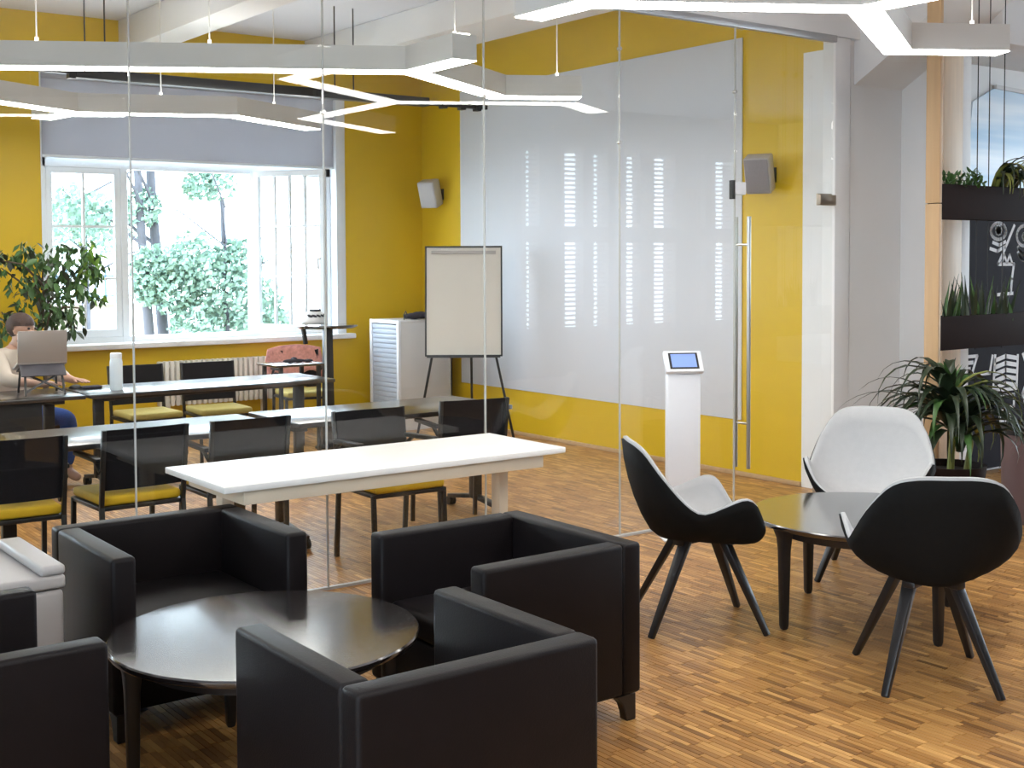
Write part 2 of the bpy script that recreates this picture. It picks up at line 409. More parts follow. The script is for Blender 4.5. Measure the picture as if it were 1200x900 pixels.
# door jamb pillar, niche, sloping mass
struct(MB().box(6.905, 7.06, YG-.01, YG+.10, 0, 3.165).build('trim_7', M['white_paint'], bevel=.004))
struct(MB().box(7.05, 7.82, YG+.03, YG+.18, 0, CZ).build('wall_niche', M['white_paint']))
struct(MB().box(7.68, 7.82, 5.18, YG+.03, 0, CZ).build('trim_8', M['white_paint'], bevel=.006))
struct(MB().prism([(7.15, YG+.03, 2.86), (7.15, 5.28, 3.08), (7.15, 4.60, 3.62), (7.15, 4.60, CZ), (7.15, YG+.03, CZ)], (.67, 0, 0)).build('trim_9', M['white_paint']))
# wall with the chalk board, to the right of the niche
struct(MB().box(7.82, X1, YG+.02, YG+.20, 0, CZ).build('wall_front', M['white_paint']))
struct(MB().box(7.82, X1, 4.95, YG+.02, 3.12, CZ).build('trim_10', M['white_paint'], bevel=.01))
# rear wall of the lounge with a row of windows
def rear_wall():
    b = MB(); z0, z1 = .62, 3.25
    xs = [X0-.2]
    for a, c in REAR: xs += [a, c]
    xs.append(X1+.2)
    for i in range(0, len(xs), 2): b.box(xs[i], xs[i+1], YB-.3, YB, -.1, CZ)
    for a, c in REAR: b.box(a, c, YB-.3, YB, -.1, z0).box(a, c, YB-.3, YB, z1, CZ)
    struct(b.build('wall_rear', M['dark_paint']))
    for i, (a, c) in enumerate(REAR):
        wn = empty_struct('window_%d' % (i+2), ((a+c)/2, YB-.12, z0)); hw = (c-a)/2; H = z1-z0
        f = MB(); mid = 1.38; mm = (-.30, .03, -.08, -.15)[i]; mw = (.02, .10, .14, .11)[i]
        f.box(-hw, -hw+.05, -.04, .14, 0, H).box(hw-.05, hw, -.04, .14, 0, H).box(-hw, hw, -.04, .04, 0, .06).box(-hw, hw, -.04, .04, H-.06, H)
        f.box(mm-mw, mm+mw, -.04, .14, 0, H).box(-hw, hw, -.04, .14, mid-.11, mid+.11)
        f.build('window_frame', M['dark_frame'], wn)
        MB().box(-hw+.04, hw-.04, -.003, .003, .04, H-.04).build('pane', M['pane'], wn)
        s = MB(); z = .10
        while z < H-.05:
            s.prism([(-hw+.05, .06, z-.014), (-hw+.05, .085, z+.014), (-hw+.05, .087, z+.013), (-hw+.05, .062, z-.015)], (2*hw-.1, 0, 0)); z += .066
        tag(s.build('blind_slats', M['blind_white'], wn), kind='stuff')
rear_wall()
# ------------------------------------------------------------------ big window
def sash(parent, wd, ht, cols, rows, name='sash'):
    """local: hinge edge at x=0, sash runs to +x, z up, thickness along y"""
    f = MB(); t = .055
    f.box(0, t, -.025, .025, 0, ht).box(wd-t, wd, -.025, .025, 0, ht).box(0, wd, -.0249, .0249, 0, t+.015).box(0, wd, -.0249, .0249, ht-t, ht)
    s = f.build(name, M['frame_white'], parent, bevel=.004, seg=1)
    m = MB()
    for i in range(1, cols):
        x = t + (wd-2*t)*i/cols; m.box(x-.011, x+.011, -.015, .015, t, ht-t)
    for j in range(1, rows):
        z = t + (ht-2*t)*j/rows; m.box(t, wd-t, -.0149, .0149, z-.011, z+.011)
    m.build('muntin', M['frame_white'], s)
    MB().box(t-.01, wd-t+.01, -.003, .003, t, ht-t+.01).build('pane', M['pane'], s)
    return s
def big_window():
    wn = empty_struct('window_1', (WX0, YW, WZ0))
    W = WX1-.10-WX0; ytop = 1.62
    f = MB(); y0, y1 = .12, .20
    f.box(0.012, .075, y0, y1, .02, ytop+.8).box(W-.06, W, y0, y1, .02, ytop+.8).box(.012, W, y0, y1, ytop-.03, ytop+.06).box(.012, W, y0, y1, .02, .075)
    f.box(.735, .80, y0-.002, y1+.002, .02, ytop).box(2.0, 2.06, y0-.002, y1+.002, .02, ytop)
    f.box(.012, W, y0, y1, ytop+.74, ytop+.8)
    f.build('window_frame', M['frame_white'], wn, bevel=.004, seg=1)
    MB().box(.05, W-.03, .157, .163, ytop, ytop+.76).build('pane', M['pane'], wn)
    s = sash(wn, .66, 1.52, 2, 3); s.location = (.075, .15, .075)
    s = sash(wn, .775, 1.54, 4, 3, 'open_sash'); s.location = (2.03, .08, .075); s.rotation_euler = (0, 0, R(-58))
    tag(s, 'window leaf swung open into the room')
    MB().tube([(.74, -.05, .70), (.74, -.09, .70), (.74, -.09, .60)], .012).build('window_handle', M['frame_white'], s, smooth=True)
    rb = thing('roller_blind', 'lowered grey roller blind covering the top of the window', 'blind', (WX0+.02, YW+.05, 0))
    MB().box(0, W-.02, .0, .004, 2.585, 3.26).build('blind_sheet', M['blind'], rb)
    MB().tube([(0, .002, 3.27), (W-.02, .002, 3.27)], .024, 12).build('roller', M['blind'], rb, smooth=True)
    MB().box(0, W-.02, -.008, .012, 2.565, 2.59).build('bottom_bar', M['frame_white'], rb, bevel=.004)
big_window()

# ------------------------------------------------------------------ glass partition
def partition():
    g = empty_struct('wall_glass', (0, YG, 0))
    js = [-.92+.98*i for i in range(8)]
    edges = [X0] + [-1.9] + js[:-1] + [5.935]
    top = 3.13
    for a, b_ in zip(edges, edges[1:]):
        MB().box(a+.004, b_-.004, -.006, .006, .012, top).build('glass_panel', M['glass'], g)
    for x in edges[1:]:
        MB().box(x-.003, x+.003, -.006, .006, .012, top).build('glass_joint', M['seam'], g)
    MB().box(X0, 6.905, -.022, .022, 3.125, 3.17).build('top_rail', M['rail'], g, bevel=.003)
    MB().box(X0, 5.935, -.012, .012, 0, .014).build('floor_channel', M['seam'], g)
    for x, z in ((4.96, 2.90), (4.96, 2.35), (5.935, 2.72), (3.98, 2.55), (3.0, 2.4)):
        MB().tube([(x, -.012, z), (x, .012, z)], .011, 10).build('glass_clip', M['steel'], g, smooth=True)
    d = empty_struct('door_1', (6.895, YG, 0))
    MB().box(-.945, -.012, -.006, .006, .008, 3.115).build('glass_panel', M['glass'], d)
    h = MB().tube([(-.885, -.055, .31), (-.885, -.055, 1.93)], .013, 12).tube([(-.885, .055, .31), (-.885, .055, 1.93)], .013, 12)
    for z in (.60, 1.75): h.tube([(-.885, -.055, z), (-.885, .055, z)], .008, 8)
    h.build('pull_handle', M['steel'], d, smooth=True)
    MB().box(-.16, .0, -.03, -.007, 2.02, 2.09).box(-.14, .0, .007, .03, 2.02, 2.10).build('hinge', M['bronze'], d, bevel=.004)
    MB().box(-.16, .0, -.03, .03, .04, .10).build('hinge', M['bronze'], d, bevel=.004)
    MB().box(-.99, -.975, -.02, .02, 2.04, 2.16).build('strike_plate', M['slot'], d, bevel=.002)
    MB().box(-.973, -.87, -.014, .014, 2.07, 2.15).build('latch', M['plastic'], d, bevel=.003)
partition()

# ================================================================== LAMPS
def hex_lamp(name, label, z0, nodes, edges, cords, w_=.158, hh=.14, mods=.57):
    """nodes: id -> (x,y) ; edges: (a,b); open ends allowed"""
    cx = sum(p[0] for p in nodes.values())/len(nodes); cy = sum(p[1] for p in nodes.values())/len(nodes)
    t = thing(name, label, 'lamp', (cx, cy, z0), 0, 'branching white line lamps hung from the ceiling')
    P = {k: Vector((p[0]-cx, p[1]-cy, 0)) for k, p in nodes.items()}
    nb = {k: [] for k in P}
    for a, b_ in edges: nb[a].append(b_); nb[b_].append(a)
    def off(n, o, side, ww):
        d = (P[o]-P[n]).normalized(); best = None
        for q in nb[n]:
            if q == o: continue
            e = (P[q]-P[n]).normalized(); ang = math.atan2(d.cross(e).z, d.dot(e))
            ang = ang if side > 0 else -ang
            if ang < 0: ang += 2*PI
            best = ang if best is None else min(best, ang)
        return 0 if best is None else ww/2/math.tan(best/2)
    H = MB()
    diffs = []; ups = []
    for a, b_ in edges:
        d = (P[b_]-P[a]).normalized(); n = Vector((-d.y, d.x, 0))
        for ww, mode in ((w_, 0), (w_-.004, 1), (w_*.45, 2)):
            la, ra = off(a, b_, 1, ww), off(a, b_, -1, ww)
            lb, rb_ = off(b_, a, -1, ww), off(b_, a, 1, ww)
            poly = [P[a]+n*ww/2+d*la]
            if len(nb[a]) > 1: poly.append(P[a].copy())
            poly += [P[a]-n*ww/2+d*ra, P[b_]-n*ww/2-d*rb_]
            if len(nb[b_]) > 1: poly.append(P[b_].copy())
            poly.append(P[b_]+n*ww/2-d*lb)
            if mode == 0: H.prism([p+Vector((0, 0, .0038)) for p in poly], (0, 0, hh))
            elif mode == 2: ups.append([p+Vector((0, 0, hh+.003)) for p in poly])
            else:
                L = (P[b_]-P[a]).length; k = max(1, round(L/mods))
                for i in range(k):
                    s0, s1 = L*i/k, L*(i+1)/k
                    q = []
                    first, last = i == 0, i == k-1
                    if first:
                        q += poly[:1] + ([poly[1]] if len(nb[a]) > 1 else []) + [P[a]-n*ww/2+d*ra]
                    else:
                        q += [P[a]+n*ww/2+d*(s0+.004-.02), P[a]-n*ww/2+d*(s0+.004+.02)]
                    if last:
                        q += [P[b_]-n*ww/2-d*rb_] + ([P[b_].copy()] if len(nb[b_]) > 1 else []) + [P[b_]+n*ww/2-d*lb]
                    else:
                        q += [P[a]-n*ww/2+d*(s1-.004+.02), P[a]+n*ww/2+d*(s1-.004-.02)]
                    diffs.append(q)
    H.build('lamp_housing', M['lamp_body'], t)
    for q in diffs: MB().prism(q, (0, 0, .0038)).build('diffuser', M['diffuser'], t)
    for q in ups: MB().prism(q, (0, 0, .006)).build('added_fill_emitter', M['fill_glow'], t)  # glowing strips added on the lamp tops as soft fill via the ceiling
    for x, y in cords:
        MB().tube([(x-cx, y-cy, hh), (x-cx, y-cy, CZ-z0)], .004, 6).tube([(x-cx, y-cy, hh), (x-cx, y-cy, hh+.035)], .011, 8).build('suspension_cord', M['cord'], t)
S, Cc = .5, math.cos(R(30))
L = 1.36
hex_lamp('line_lamp', 'nearest branching white line lamp, hanging in front of the glass at top right', 2.765,
         dict(W=(3.536, 4.640), L=(3.536, 4.232), J=(4.621, 3.605), K=(5.715, 4.236), E=(6.227, 3.939), A=(4.621, 2.348), A2=(5.715, 1.717)),
         [('W', 'L'), ('L', 'J'), ('J', 'K'), ('K', 'E'), ('J', 'A'), ('A', 'A2')], [(3.573, 4.454), (4.083, 3.916), (6.078, 4.028), (4.640, 2.413)])
hex_lamp('line_lamp', 'long branching line lamp behind the glass with a forked right end', 2.765,
         dict(E=(3.972, 5.795), J=(3.990, 6.357), B=(5.076, 7.006), E2=(5.559, 6.714), L=(1.824, 7.610), L2=(1.824, 8.213), L3=(0.733, 6.979)),
         [('E', 'J'), ('J', 'B'), ('B', 'E2'), ('J', 'L'), ('L', 'L2'), ('L', 'L3')], [(3.972, 5.893), (5.429, 6.802), (2.970, 6.941), (2.134, 7.424)])
hex_lamp('line_lamp', 'farther branching line lamp hanging in front of the roller blind', 2.765,
         dict(A=(1.957, 8.944), J=(3.004, 9.549), C=(2.926, 10.097), F=(4.060, 9.080), G=(5.039, 9.642)),
         [('A', 'J'), ('J', 'C'), ('J', 'F'), ('F', 'G')], [(2.326, 9.157), (3.585, 9.302), (4.55, 9.36)])
# unseen lamps added behind and beside the camera to light the lounge
hex_lamp('line_lamp', 'added branching line lamp over the lounge seats, unseen, for extra light', 2.85,
         dict(W=(.1, .3), J=(1.28, .98), K=(2.46, .30), K2=(3.64, .98), E=(2.46, -1.06), L=(1.28, 2.34)),
         [('W', 'J'), ('J', 'K'), ('K', 'K2'), ('K', 'E'), ('J', 'L')], [(.6, .6), (1.8, .68), (3.0, .62)])
hex_lamp('line_lamp', 'added branching line lamp at the far right, unseen, for extra light', 2.85,
         dict(W=(11.40, 2.90), J=(12.58, 3.58), K=(13.76, 2.90), K2=(14.94, 3.58), E=(13.76, 1.54), L=(12.58, 4.94)),
         [('W', 'J'), ('J', 'K'), ('K', 'K2'), ('K', 'E'), ('J', 'L')], [(12.00, 3.20), (13.10, 3.28), (14.30, 3.22)])
# black track under the ceiling
tr = thing('black_track', 'long black track hung on wires before the roller blind', 'track', (5.0, 9.5, 3.02))
MB().box(-2.0, 1.1, -.05, .05, 0, .075).build('track_body', M['black_metal'], tr, bevel=.006)
MB().box(-2.7, -2.0, -.02, .02, .03, .055).build('track_end', M['black_metal'], tr)
MB().box(1.1, 1.75, -.02, .02, .015, .055).build('track_end', M['black_metal'], tr)
for x in (-2.05, 1.25, 1.45, 1.62): MB().box(x, x+.05, -.035, .035, -.005, .045).build('bracket', M['black_metal'], tr)
for x in (-1.92, -1.77, .18, .36): MB().tube([(x, 0, .07), (x, 0, CZ-3.02)], .006, 6).build('hanger_wire', M['black_metal'], tr)
# ceiling spot with two lenses on the lamp

# ================================================================== LOUNGE FURNITURE
def make_armchair():
    t = thing('club_armchair', 'x', 'armchair')
    W, D, H = .745, .695, .648; hw, hd = W/2, D/2; a = .088
    M_ = M['dark_fabric']
    MB().box(-hw, hw, -hd, -hd+a, .10, H).build('backrest', M_, t, bevel=.016, seg=3)
    MB().box(-hw, -hw+a, -hd+a-.004, hd, .10, H).build('armrest', M_, t, bevel=.016, seg=3)
    MB().box(hw-a, hw, -hd+a-.004, hd, .10, H).build('armrest', M_, t, bevel=.016, seg=3)
    MB().box(-hw+a-.004, hw-a+.004, -hd+a-.004, hd-.025, .10, .30).build('seat_base', M_, t, bevel=.012)
    MB().box(-hw+a+.003, hw-a-.003, -hd+a+.003, hd-.02, .30, .405).build('seat_cushion', M_, t, bevel=.03, seg=3)
    for sx in (-1, 1):
        for sy in (-1, 1):
            # bracket foot: broad at the top, curving in to a narrow foot
            x, y = sx*(hw-.014), sy*(hd-.014)
            prof = [(0, .10), (0, 0), (.045, 0), (.050, .03), (.062, .062), (.085, .088), (.115, .10)]
            poly = [(x-sx*u, y, z) for u, z in prof]
            poly2 = [(x, y-sy*u, z) for u, z in prof]
            MB().prism(poly, (0, -sy*.04, 0)).prism(poly2, (-sx*.04, 0, 0)).build('leg', M['black_wood'], t, bevel=.004, seg=1)
    return t
G_AC = 'dark brown cube armchairs around the low round table'
ac = make_armchair()
ac.location = (1.803, 4.58, 0); ac.rotation_euler = (0, 0, PI)
tag(ac, 'dark brown cube armchair with its back to the glass and white table', None, G_AC)
dup(ac, (2.70, 3.71, 0), R(90), 'dark brown cube armchair nearest to the black shell chair, back to the right', G_AC)
dup(ac, (1.81, 2.905, 0), 0, 'dark brown cube armchair at front centre, seen from behind', G_AC)
dup(ac, (.766, 3.695, 0), R(-90), 'dark brown cube armchair cut off by the left edge of the photo', G_AC)

def round_table(name, label, loc, r, h, rz, top_m, nl=4, group=None):
    t = thing(name, label, 'table', loc, rz, group)
    MB().lathe([(0, h-.028), (r-.02, h-.028), (r-.004, h-.022), (r, h-.014), (r, h-.005), (r-.005, h), (0, h)], seg=72).build('tabletop', M['wenge'], t, smooth=True)
    MB().lathe([(0, h-.075), (r-.10, h-.075), (r-.09, h-.03), (0, h-.03)], seg=48).build('apron', M['black_wood'], t, smooth=True)
    for k in range(nl):
        a = 2*PI*(k+.5)/nl; d = Vector((math.cos(a), math.sin(a), 0)); s = Vector((-math.sin(a), math.cos(a), 0))
        b = MB(); rl = r*.86
        pts = [(h-.028, .085, .075), (h-.075, .055, .052), (h-.13, .045, .045), (.02, .034, .034), (0, .026, .026)]
        rings = []
        for z, wd, dp in pts:
            c = d*rl + Vector((0, 0, z))
            rings.append([b.bm.verts.new(c+d*dp/2*i+s*wd/2*j) for i, j in ((-1, -1), (1, -1), (1, 1), (-1, 1))])
        for A, B in zip(rings, rings[1:]):
            for i in range(4): b.bm.faces.new((A[i], A[(i+1) % 4], B[(i+1) % 4], B[i]))
        b.bm.faces.new(rings[0]); b.bm.faces.new(rings[-1][::-1])
        b.build('leg', M['black_wood'], t, bevel=.006, seg=2)
    return t
round_table('coffee_table', 'low round dark wood table amid the four cube armchairs', (1.768, 3.745, 0), .50, .46, R(37), 'wenge')
round_table('coffee_table', 'low round dark wood table between the three shell chairs', (4.75, 3.655, 0), .54, .487, R(31), 'wenge')

# ---- shell chairs
def interp(tab, x):
    for (a, va), (b, vb) in zip(tab, tab[1:]):
        if x <= b:
            u = (x-a)/(b-a); u = u*u*(3-2*u)
            return [p+(q-p)*u for p, q in zip(va, vb)]
    return list(tab[-1][1])
RIM = [(0, (-.320, 0, .852)), (20, (-.312, .130, .848)), (36, (-.285, .205, .818)), (54, (-.225, .268, .725)), (73, (-.135, .305, .615)), (88, (-.060, .312, .568)),
       (106, (.050, .314, .602)), (121, (.125, .312, .626)), (133, (.175, .298, .605)), (149, (.225, .235, .505)), (164, (.262, .125, .440)), (180, (.270, 0, .428))]
def rim(th):
    a = abs(((th+180) % 360)-180)
    # Catmull-like smooth interpolation through the table
    ks = [k for k, _ in RIM]; n = len(RIM)
    i = max(0, min(n-2, next((j for j in range(n-1) if a <= ks[j+1]), n-2)))
    def P(j):
        if j < 0: v = RIM[-j][1]; return -RIM[-j][0], (v[0], -v[1], v[2])
        if j >= n: v = RIM[2*n-2-j][1]; return 360-RIM[2*n-2-j][0], (v[0], -v[1], v[2])
        return RIM[j]
    k0, p0 = P(i-1); k1, p1 = P(i); k2, p2 = P(i+1); k3, p3 = P(i+2)
    u = (a-k1)/(k2-k1); out = []
    for c in range(3):
        m1 = (p2[c]-p0[c])/(k2-k0)*(k2-k1); m2 = (p3[c]-p1[c])/(k3-k1)*(k2-k1)
        out.append((2*u**3-3*u*u+1)*p1[c]+(u**3-2*u*u+u)*m1+(-2*u**3+3*u*u)*p2[c]+(u**3-u*u)*m2)
    s = 1 if ((th+180) % 360)-180 >= 0 else -1
    return Vector((out[0], s*out[1], out[2]))
def shell_mesh(name, lift, smax=1.0):
    bm = bmesh.new(); NT, NR = 64, 14
    zc = .400 + lift; cx = -.02
    c = bm.verts.new((cx, 0, zc)); rings = []
    for j in range(1, NR+1):
        s = j/NR*smax; ring = []
        for i in range(NT):
            th = 360*i/NT; p = rim(th)
            a = abs(((th+180) % 360)-180)
            # bottom narrower than the rim: profile curve, flat seat then turning up
            hgt = p.z - zc
            k = interp([(0, (.56,)), (45, (.42,)), (90, (.38,)), (125, (.56,)), (160, (.90,)), (181, (.93,))], a)[0]
            if s < .6:
                u = s/.6; rad = u*k; zz = hgt*.03*u**3
                q = Vector((cx+(p.x-cx)*rad, p.y*rad, zc+zz + .012*u*u))
            else:
                u = (s-.6)/.4; e = u
                rad = k+(1-k)*(1-(1-e)**1.7)
                zz = hgt*(.03+.97*e**1.25)
                q = Vector((cx+(p.x-cx)*rad, p.y*rad, zc+zz+.012*(1-e)))
            ring.append(bm.verts.new(q))
        rings.append(ring)
    for i in range(NT): bm.faces.new((c, rings[0][i], rings[0][(i+1) % NT]))
    for A, B in zip(rings, rings[1:]):
        for i in range(NT): bm.faces.new((A[i], B[i], B[(i+1) % NT], A[(i+1) % NT]))
    bmesh.ops.recalc_face_normals(bm, faces=bm.faces)
    # make normals point up/inwards
    bm.faces.ensure_lookup_table()
    if bm.faces[0].normal.z < 0: bmesh.ops.reverse_faces(bm, faces=bm.faces)
    me = bpy.data.meshes.new(name); bm.to_mesh(me); bm.free(); me.shade_smooth(); return me
def make_shell_chair():
    t = thing('shell_chair', 'x', 'chair')
    o = bpy.data.objects.new('outer_shell', shell_mesh('outer_shell', 0, .992)); COL.objects.link(o); o.parent = t; o.data.materials.append(M['shell_black'])
    s = o.modifiers.new('thickness', 'SOLIDIFY'); s.thickness = .016; s.offset = -1; s.use_rim = True
    i = bpy.data.objects.new('seat_upholstery', shell_mesh('seat_upholstery', .001)); COL.objects.link(i); i.parent = t; i.data.materials.append(M['shell_white'])
    s = i.modifiers.new('thickness', 'SOLIDIFY'); s.thickness = .017; s.offset = 0
    # front is +x ; legs
    b = MB().bar((-.12, -.10, .395), (.15, .10, .395), .05, .03).bar((-.12, .10, .395), (.15, -.10, .395), .05, .028)
    b.build('leg_cross', M['black_wood'], t, bevel=.005)
    for fx, fy, hx, hy in ((.255, .235, .13, .115), (.255, -.235, .13, -.115), (-.265, .215, -.10, .105), (-.265, -.215, -.10, -.105)):
        k = .90
        MB().bar((hx*.75, hy*.8, .402), (fx, fy, 0), .052, .034, .028, .024, side=(fy, -fx, 0)).build('leg', M['black_wood'], t, bevel=.005)
    return t
G_SC = 'shell chairs around the right low table'
sc = make_shell_chair()
sc.location = (4.07, 4.08, 0); sc.rotation_euler = (0, 0, R(-30.4))
tag(sc, 'black shell chair with pale lining seen from its side, left of round table', None, G_SC)
dup(sc, (4.27, 3.00, 0), R(48), 'black shell chair seen from behind at front right', G_SC)
dup(sc, (5.41, 4.16, 0), R(212), 'shell chair showing its light grey inside, beyond the round table', G_SC)

# ---- white table in front of the glass
def train_table(name, label, loc, W, D, H, top, frame, group, foot=True, panel=False, rz=0, apron=.05, legin=.16, pad=True, foot_dir=1):
    t = thing(name, label, 'table', loc, rz, group); hw, hd = W/2, D/2
    MB().box(-hw, hw, -hd, hd, H-.028, H).build('tabletop', top, t, bevel=.004)
    MB().box(-hw+legin, hw-legin, -.03, .03, H-.028-apron, H-.028).build('frame_beam', frame, t, bevel=.003)
    for s in (-1, 1):
        x = s*(hw-legin)
        MB().box(x-.035, x+.035, -.028, .028, .09, H-.03).box(x-.04, x+.04, -hd*.75, hd*.75, H-.06, H-.029).build('leg', frame, t, bevel=.005)
        f = MB().bar((x, -hd*.86, .062), (x, 0, .105), .05, .028).bar((x, hd*.86, .062), (x, 0, .105), .05, .028)
        fo = f.build('foot', frame, t, bevel=.004)
        for sy in (-1, 1):
            y = sy*hd*.84
            c = MB().tube([(x-.024, y, .03), (x-.006, y, .03)], .03, 14).tube([(x+.006, y, .03), (x+.024, y, .03)], .03, 14).box(x-.006, x+.006, y-.014, y+.014, .025, .062)
            c.build('caster', M['black_metal'], fo)
    if panel: MB().box(-hw+.05, .56, -hd+.10, -hd+.118, .28, H-.03).build('modesty_panel', M['black_metal'], t, bevel=.003)
    return t
wt = thing('desk', 'long white table standing before the glass partition', 'table', (3.0, 5.15, 0))
MB().box(-.90, .90, -.325, .325, .707, .735).build('tabletop', M['table_white'], wt, bevel=.004)
for y in (-.285, .285): MB().box(-.80, .78, y-.012, y+.012, .645, .706).build('apron', M['cream'], wt, bevel=.002)
for x in (-.79, .77): MB().box(x-.012, x+.012, -.274, .274, .645, .7059).build('apron', M['cream'], wt, bevel=.002)
for x in (-.755, .73):
    MB().box(x-.028, x+.028, -.034, .034, .05, .7055).build('leg', M['cream'], wt, bevel=.004)
    MB().box(x-.03, x+.03, -.24, .27, .0, .05).build('foot', M['cream'], wt, bevel=.008)
G_T = 'dark rolling tables in rows behind the glass'
train_table('desk', 'dark glossy rolling table behind the left three chairs with black backs', (2.40, 6.79, 0), 1.60, .71, .73, M['desk_top'], M['black_metal'], G_T)
train_table('desk', 'dark glossy rolling table before the flipchart and cabinet', (4.02, 6.79, 0), 1.50, .70, .735, M['desk_top'], M['black_metal'], G_T, legin=.05)
train_table('desk', 'dark glossy table in the back row carrying the pale bottle', (3.80, 9.10, 0), 1.92, .66, .73, M['desk_top'], M['black_metal'], G_T)
train_table('desk', 'dark table with a front panel where the person works on a laptop', (1.98, 9.11, 0), 1.66, .66, .73, M['desk_top'], M['black_metal'], G_T, panel=True)

# ---- training chairs (face +y)
def make_chair(pale=False):
    t = thing('stacking_chair', 'x', 'chair')
    MB().box(-.215, .215, -.19, .23, .415, .465).build('seat', M['pale_seat'] if pale else M['seat_yellow'], t, bevel=.018, seg=3)
    MB().box(-.225, .225, -.20, .225, .392, .414).build('seat_frame', M['black_metal'], t, bevel=.004)
    b = MB()
    pts = [(-.205, .50), (-.225, .65), (-.25, .812)]
    n = 8; ring = []
    for y, z in pts:
        row = []
        for k in range(n+1):
            u = k/n*2-1; row.append((u*.215, y-.018*(1-u*u), z))
        ring.append(row)
    th = .014
    A = [[b.bm.verts.new(p) for p in r] for r in ring]; B = [[b.bm.verts.new((p[0], p[1]+th, p[2])) for p in r] for r in ring]
    for V, fl in ((A, 0), (B, 1)):
        for r0, r1 in zip(V, V[1:]):
            for k in range(n):
                f = [r0[k], r0[k+1], r1[k+1], r1[k]]; b.bm.faces.new(f if not fl else f[::-1])
    for k in range(n): b.bm.faces.new((A[0][k+1], A[0][k], B[0][k], B[0][k+1])); b.bm.faces.new((A[-1][k], A[-1][k+1], B[-1][k+1], B[-1][k]))
    for i in range(2): b.bm.faces.new((A[i][0], A[i+1][0], B[i+1][0], B[i][0])); b.bm.faces.new((A[i+1][-1], A[i][-1], B[i][-1], B[i+1][-1]))
    b.build('backrest', M['black_mesh'], t, smooth=True)
    for s in (-1, 1):
        MB().bar((s*.218, -.235, 0), (s*.218, -.20, .42), .024, .026).bar((s*.218, -.20, .41), (s*.220, -.256, .815), .022, .026).build('leg', M['black_metal'], t, bevel=.003)
        MB().bar((s*.218, .225, 0), (s*.218, .205, .41), .024, .026).build('leg', M['black_metal'], t, bevel=.003)
        MB().bar((s*.228, -.215, .655), (s*.235, .10, .665), .04, .024).bar((s*.228, -.225, .60), (s*.23, -.14, .655), .02, .02).build('armrest', M['black_metal'], t, bevel=.005)
    return t
G_C = 'black chairs with yellow seats at the tables'
ch = make_chair(); ch.location = (1.685, 6.50, 0); ch.rotation_euler = (0, 0, R(-3))
tag(ch, 'black backed chair with yellow seat cut off by the left edge', None, G_C)
dup(ch, (2.305, 6.54, 0), R(2), 'black backed chair with yellow seat, second from the left edge', G_C)
dup(ch, (2.895, 6.53, 0), R(-1), 'black backed chair behind the left end of the white table', G_C)
dup(ch, (4.40, 6.52, 0), R(-10), 'black backed chair under the flipchart, farthest right of the row', G_C)
dup(ch, (3.59, 5.99, 0), R(178), 'chair facing the camera with its yellow seat beneath the white table', G_C)
cp = make_chair(True); cp.location = (3.63, 9.83, 0); cp.rotation_euler = (0, 0, R(180))
tag(cp, 'chair with pale yellow seat facing the camera behind the bottle', None, 'chairs behind the back row of tables')
dup(cp, (4.20, 9.75, 0), R(176), 'chair with pale yellow seat facing the camera before the radiator', 'chairs behind the back row of tables')

# ================================================================== THE GLAZED ROOM
# cabinet
cb = thing('tambour_cabinet', 'white tambour cabinet standing in the yellow corner behind the flipchart', 'cabinet', (6.65, 10.68, 0))
MB().box(-.31, .31, -.275, .275, .0, .03).box(-.31, .31, -.275, .275, 1.045, 1.07).box(-.29, .31, -.275, -.255, .03, 1.045).box(-.29, .31, .255, .275, .03, 1.045).box(.29, .31, -.275, .275, .03, 1.045).build('cabinet_body', M['cab'], cb, bevel=.002)
MB().box(-.312, -.285, -.277, -.235, 0, 1.072).box(-.312, -.285, .235, .277, 0, 1.072).box(-.311, -.285, -.24, .24, 1.035, 1.071).build('door_frame', M['plastic'], cb, bevel=.003)
sl = MB().box(-.008, .008, -.236, .236, -.0225, .0225).build('slat', M['tambour'], cb, bevel=.004, loc=(-.295, 0, .055))
for k in range(1, 21): link_copy(sl, 'slat', cb, (-.295, 0, .055+k*.0475))
bg_ = MB()
for p, r in (((0, 0, .03), (.11, .06, .030)), ((.10, .02, .035), (.12, .07, .035)), ((.22, 0, .03), (.09, .06, .03))):
    bmesh.ops.create_icosphere(bg_.bm, subdivisions=3, radius=1, matrix=Matrix.Translation(p) @ Matrix.Diagonal((*r, 1)))
for v in bg_.bm.verts: v.co += Vector((rnd.uniform(-.006, .006), rnd.uniform(-.006, .006), rnd.uniform(-.004, .008))); v.co.z = max(v.co.z, 0)
bag = bg_.build('cloth_bag', M['dark_cloth'], None, smooth='all', loc=(6.60, 10.55, 1.072)); tag(bag, 'dark crumpled bag lying on top of the white cabinet', 'bag')
hk = MB().tube([(0, 0, 0), (0, 0, .05), (.02, 0, .085), (.035, 0, .05), (.02, 0, .006)], .006, 6).build('cable_loop', M['black_metal'], bag, loc=(-.12, -.02, 0))
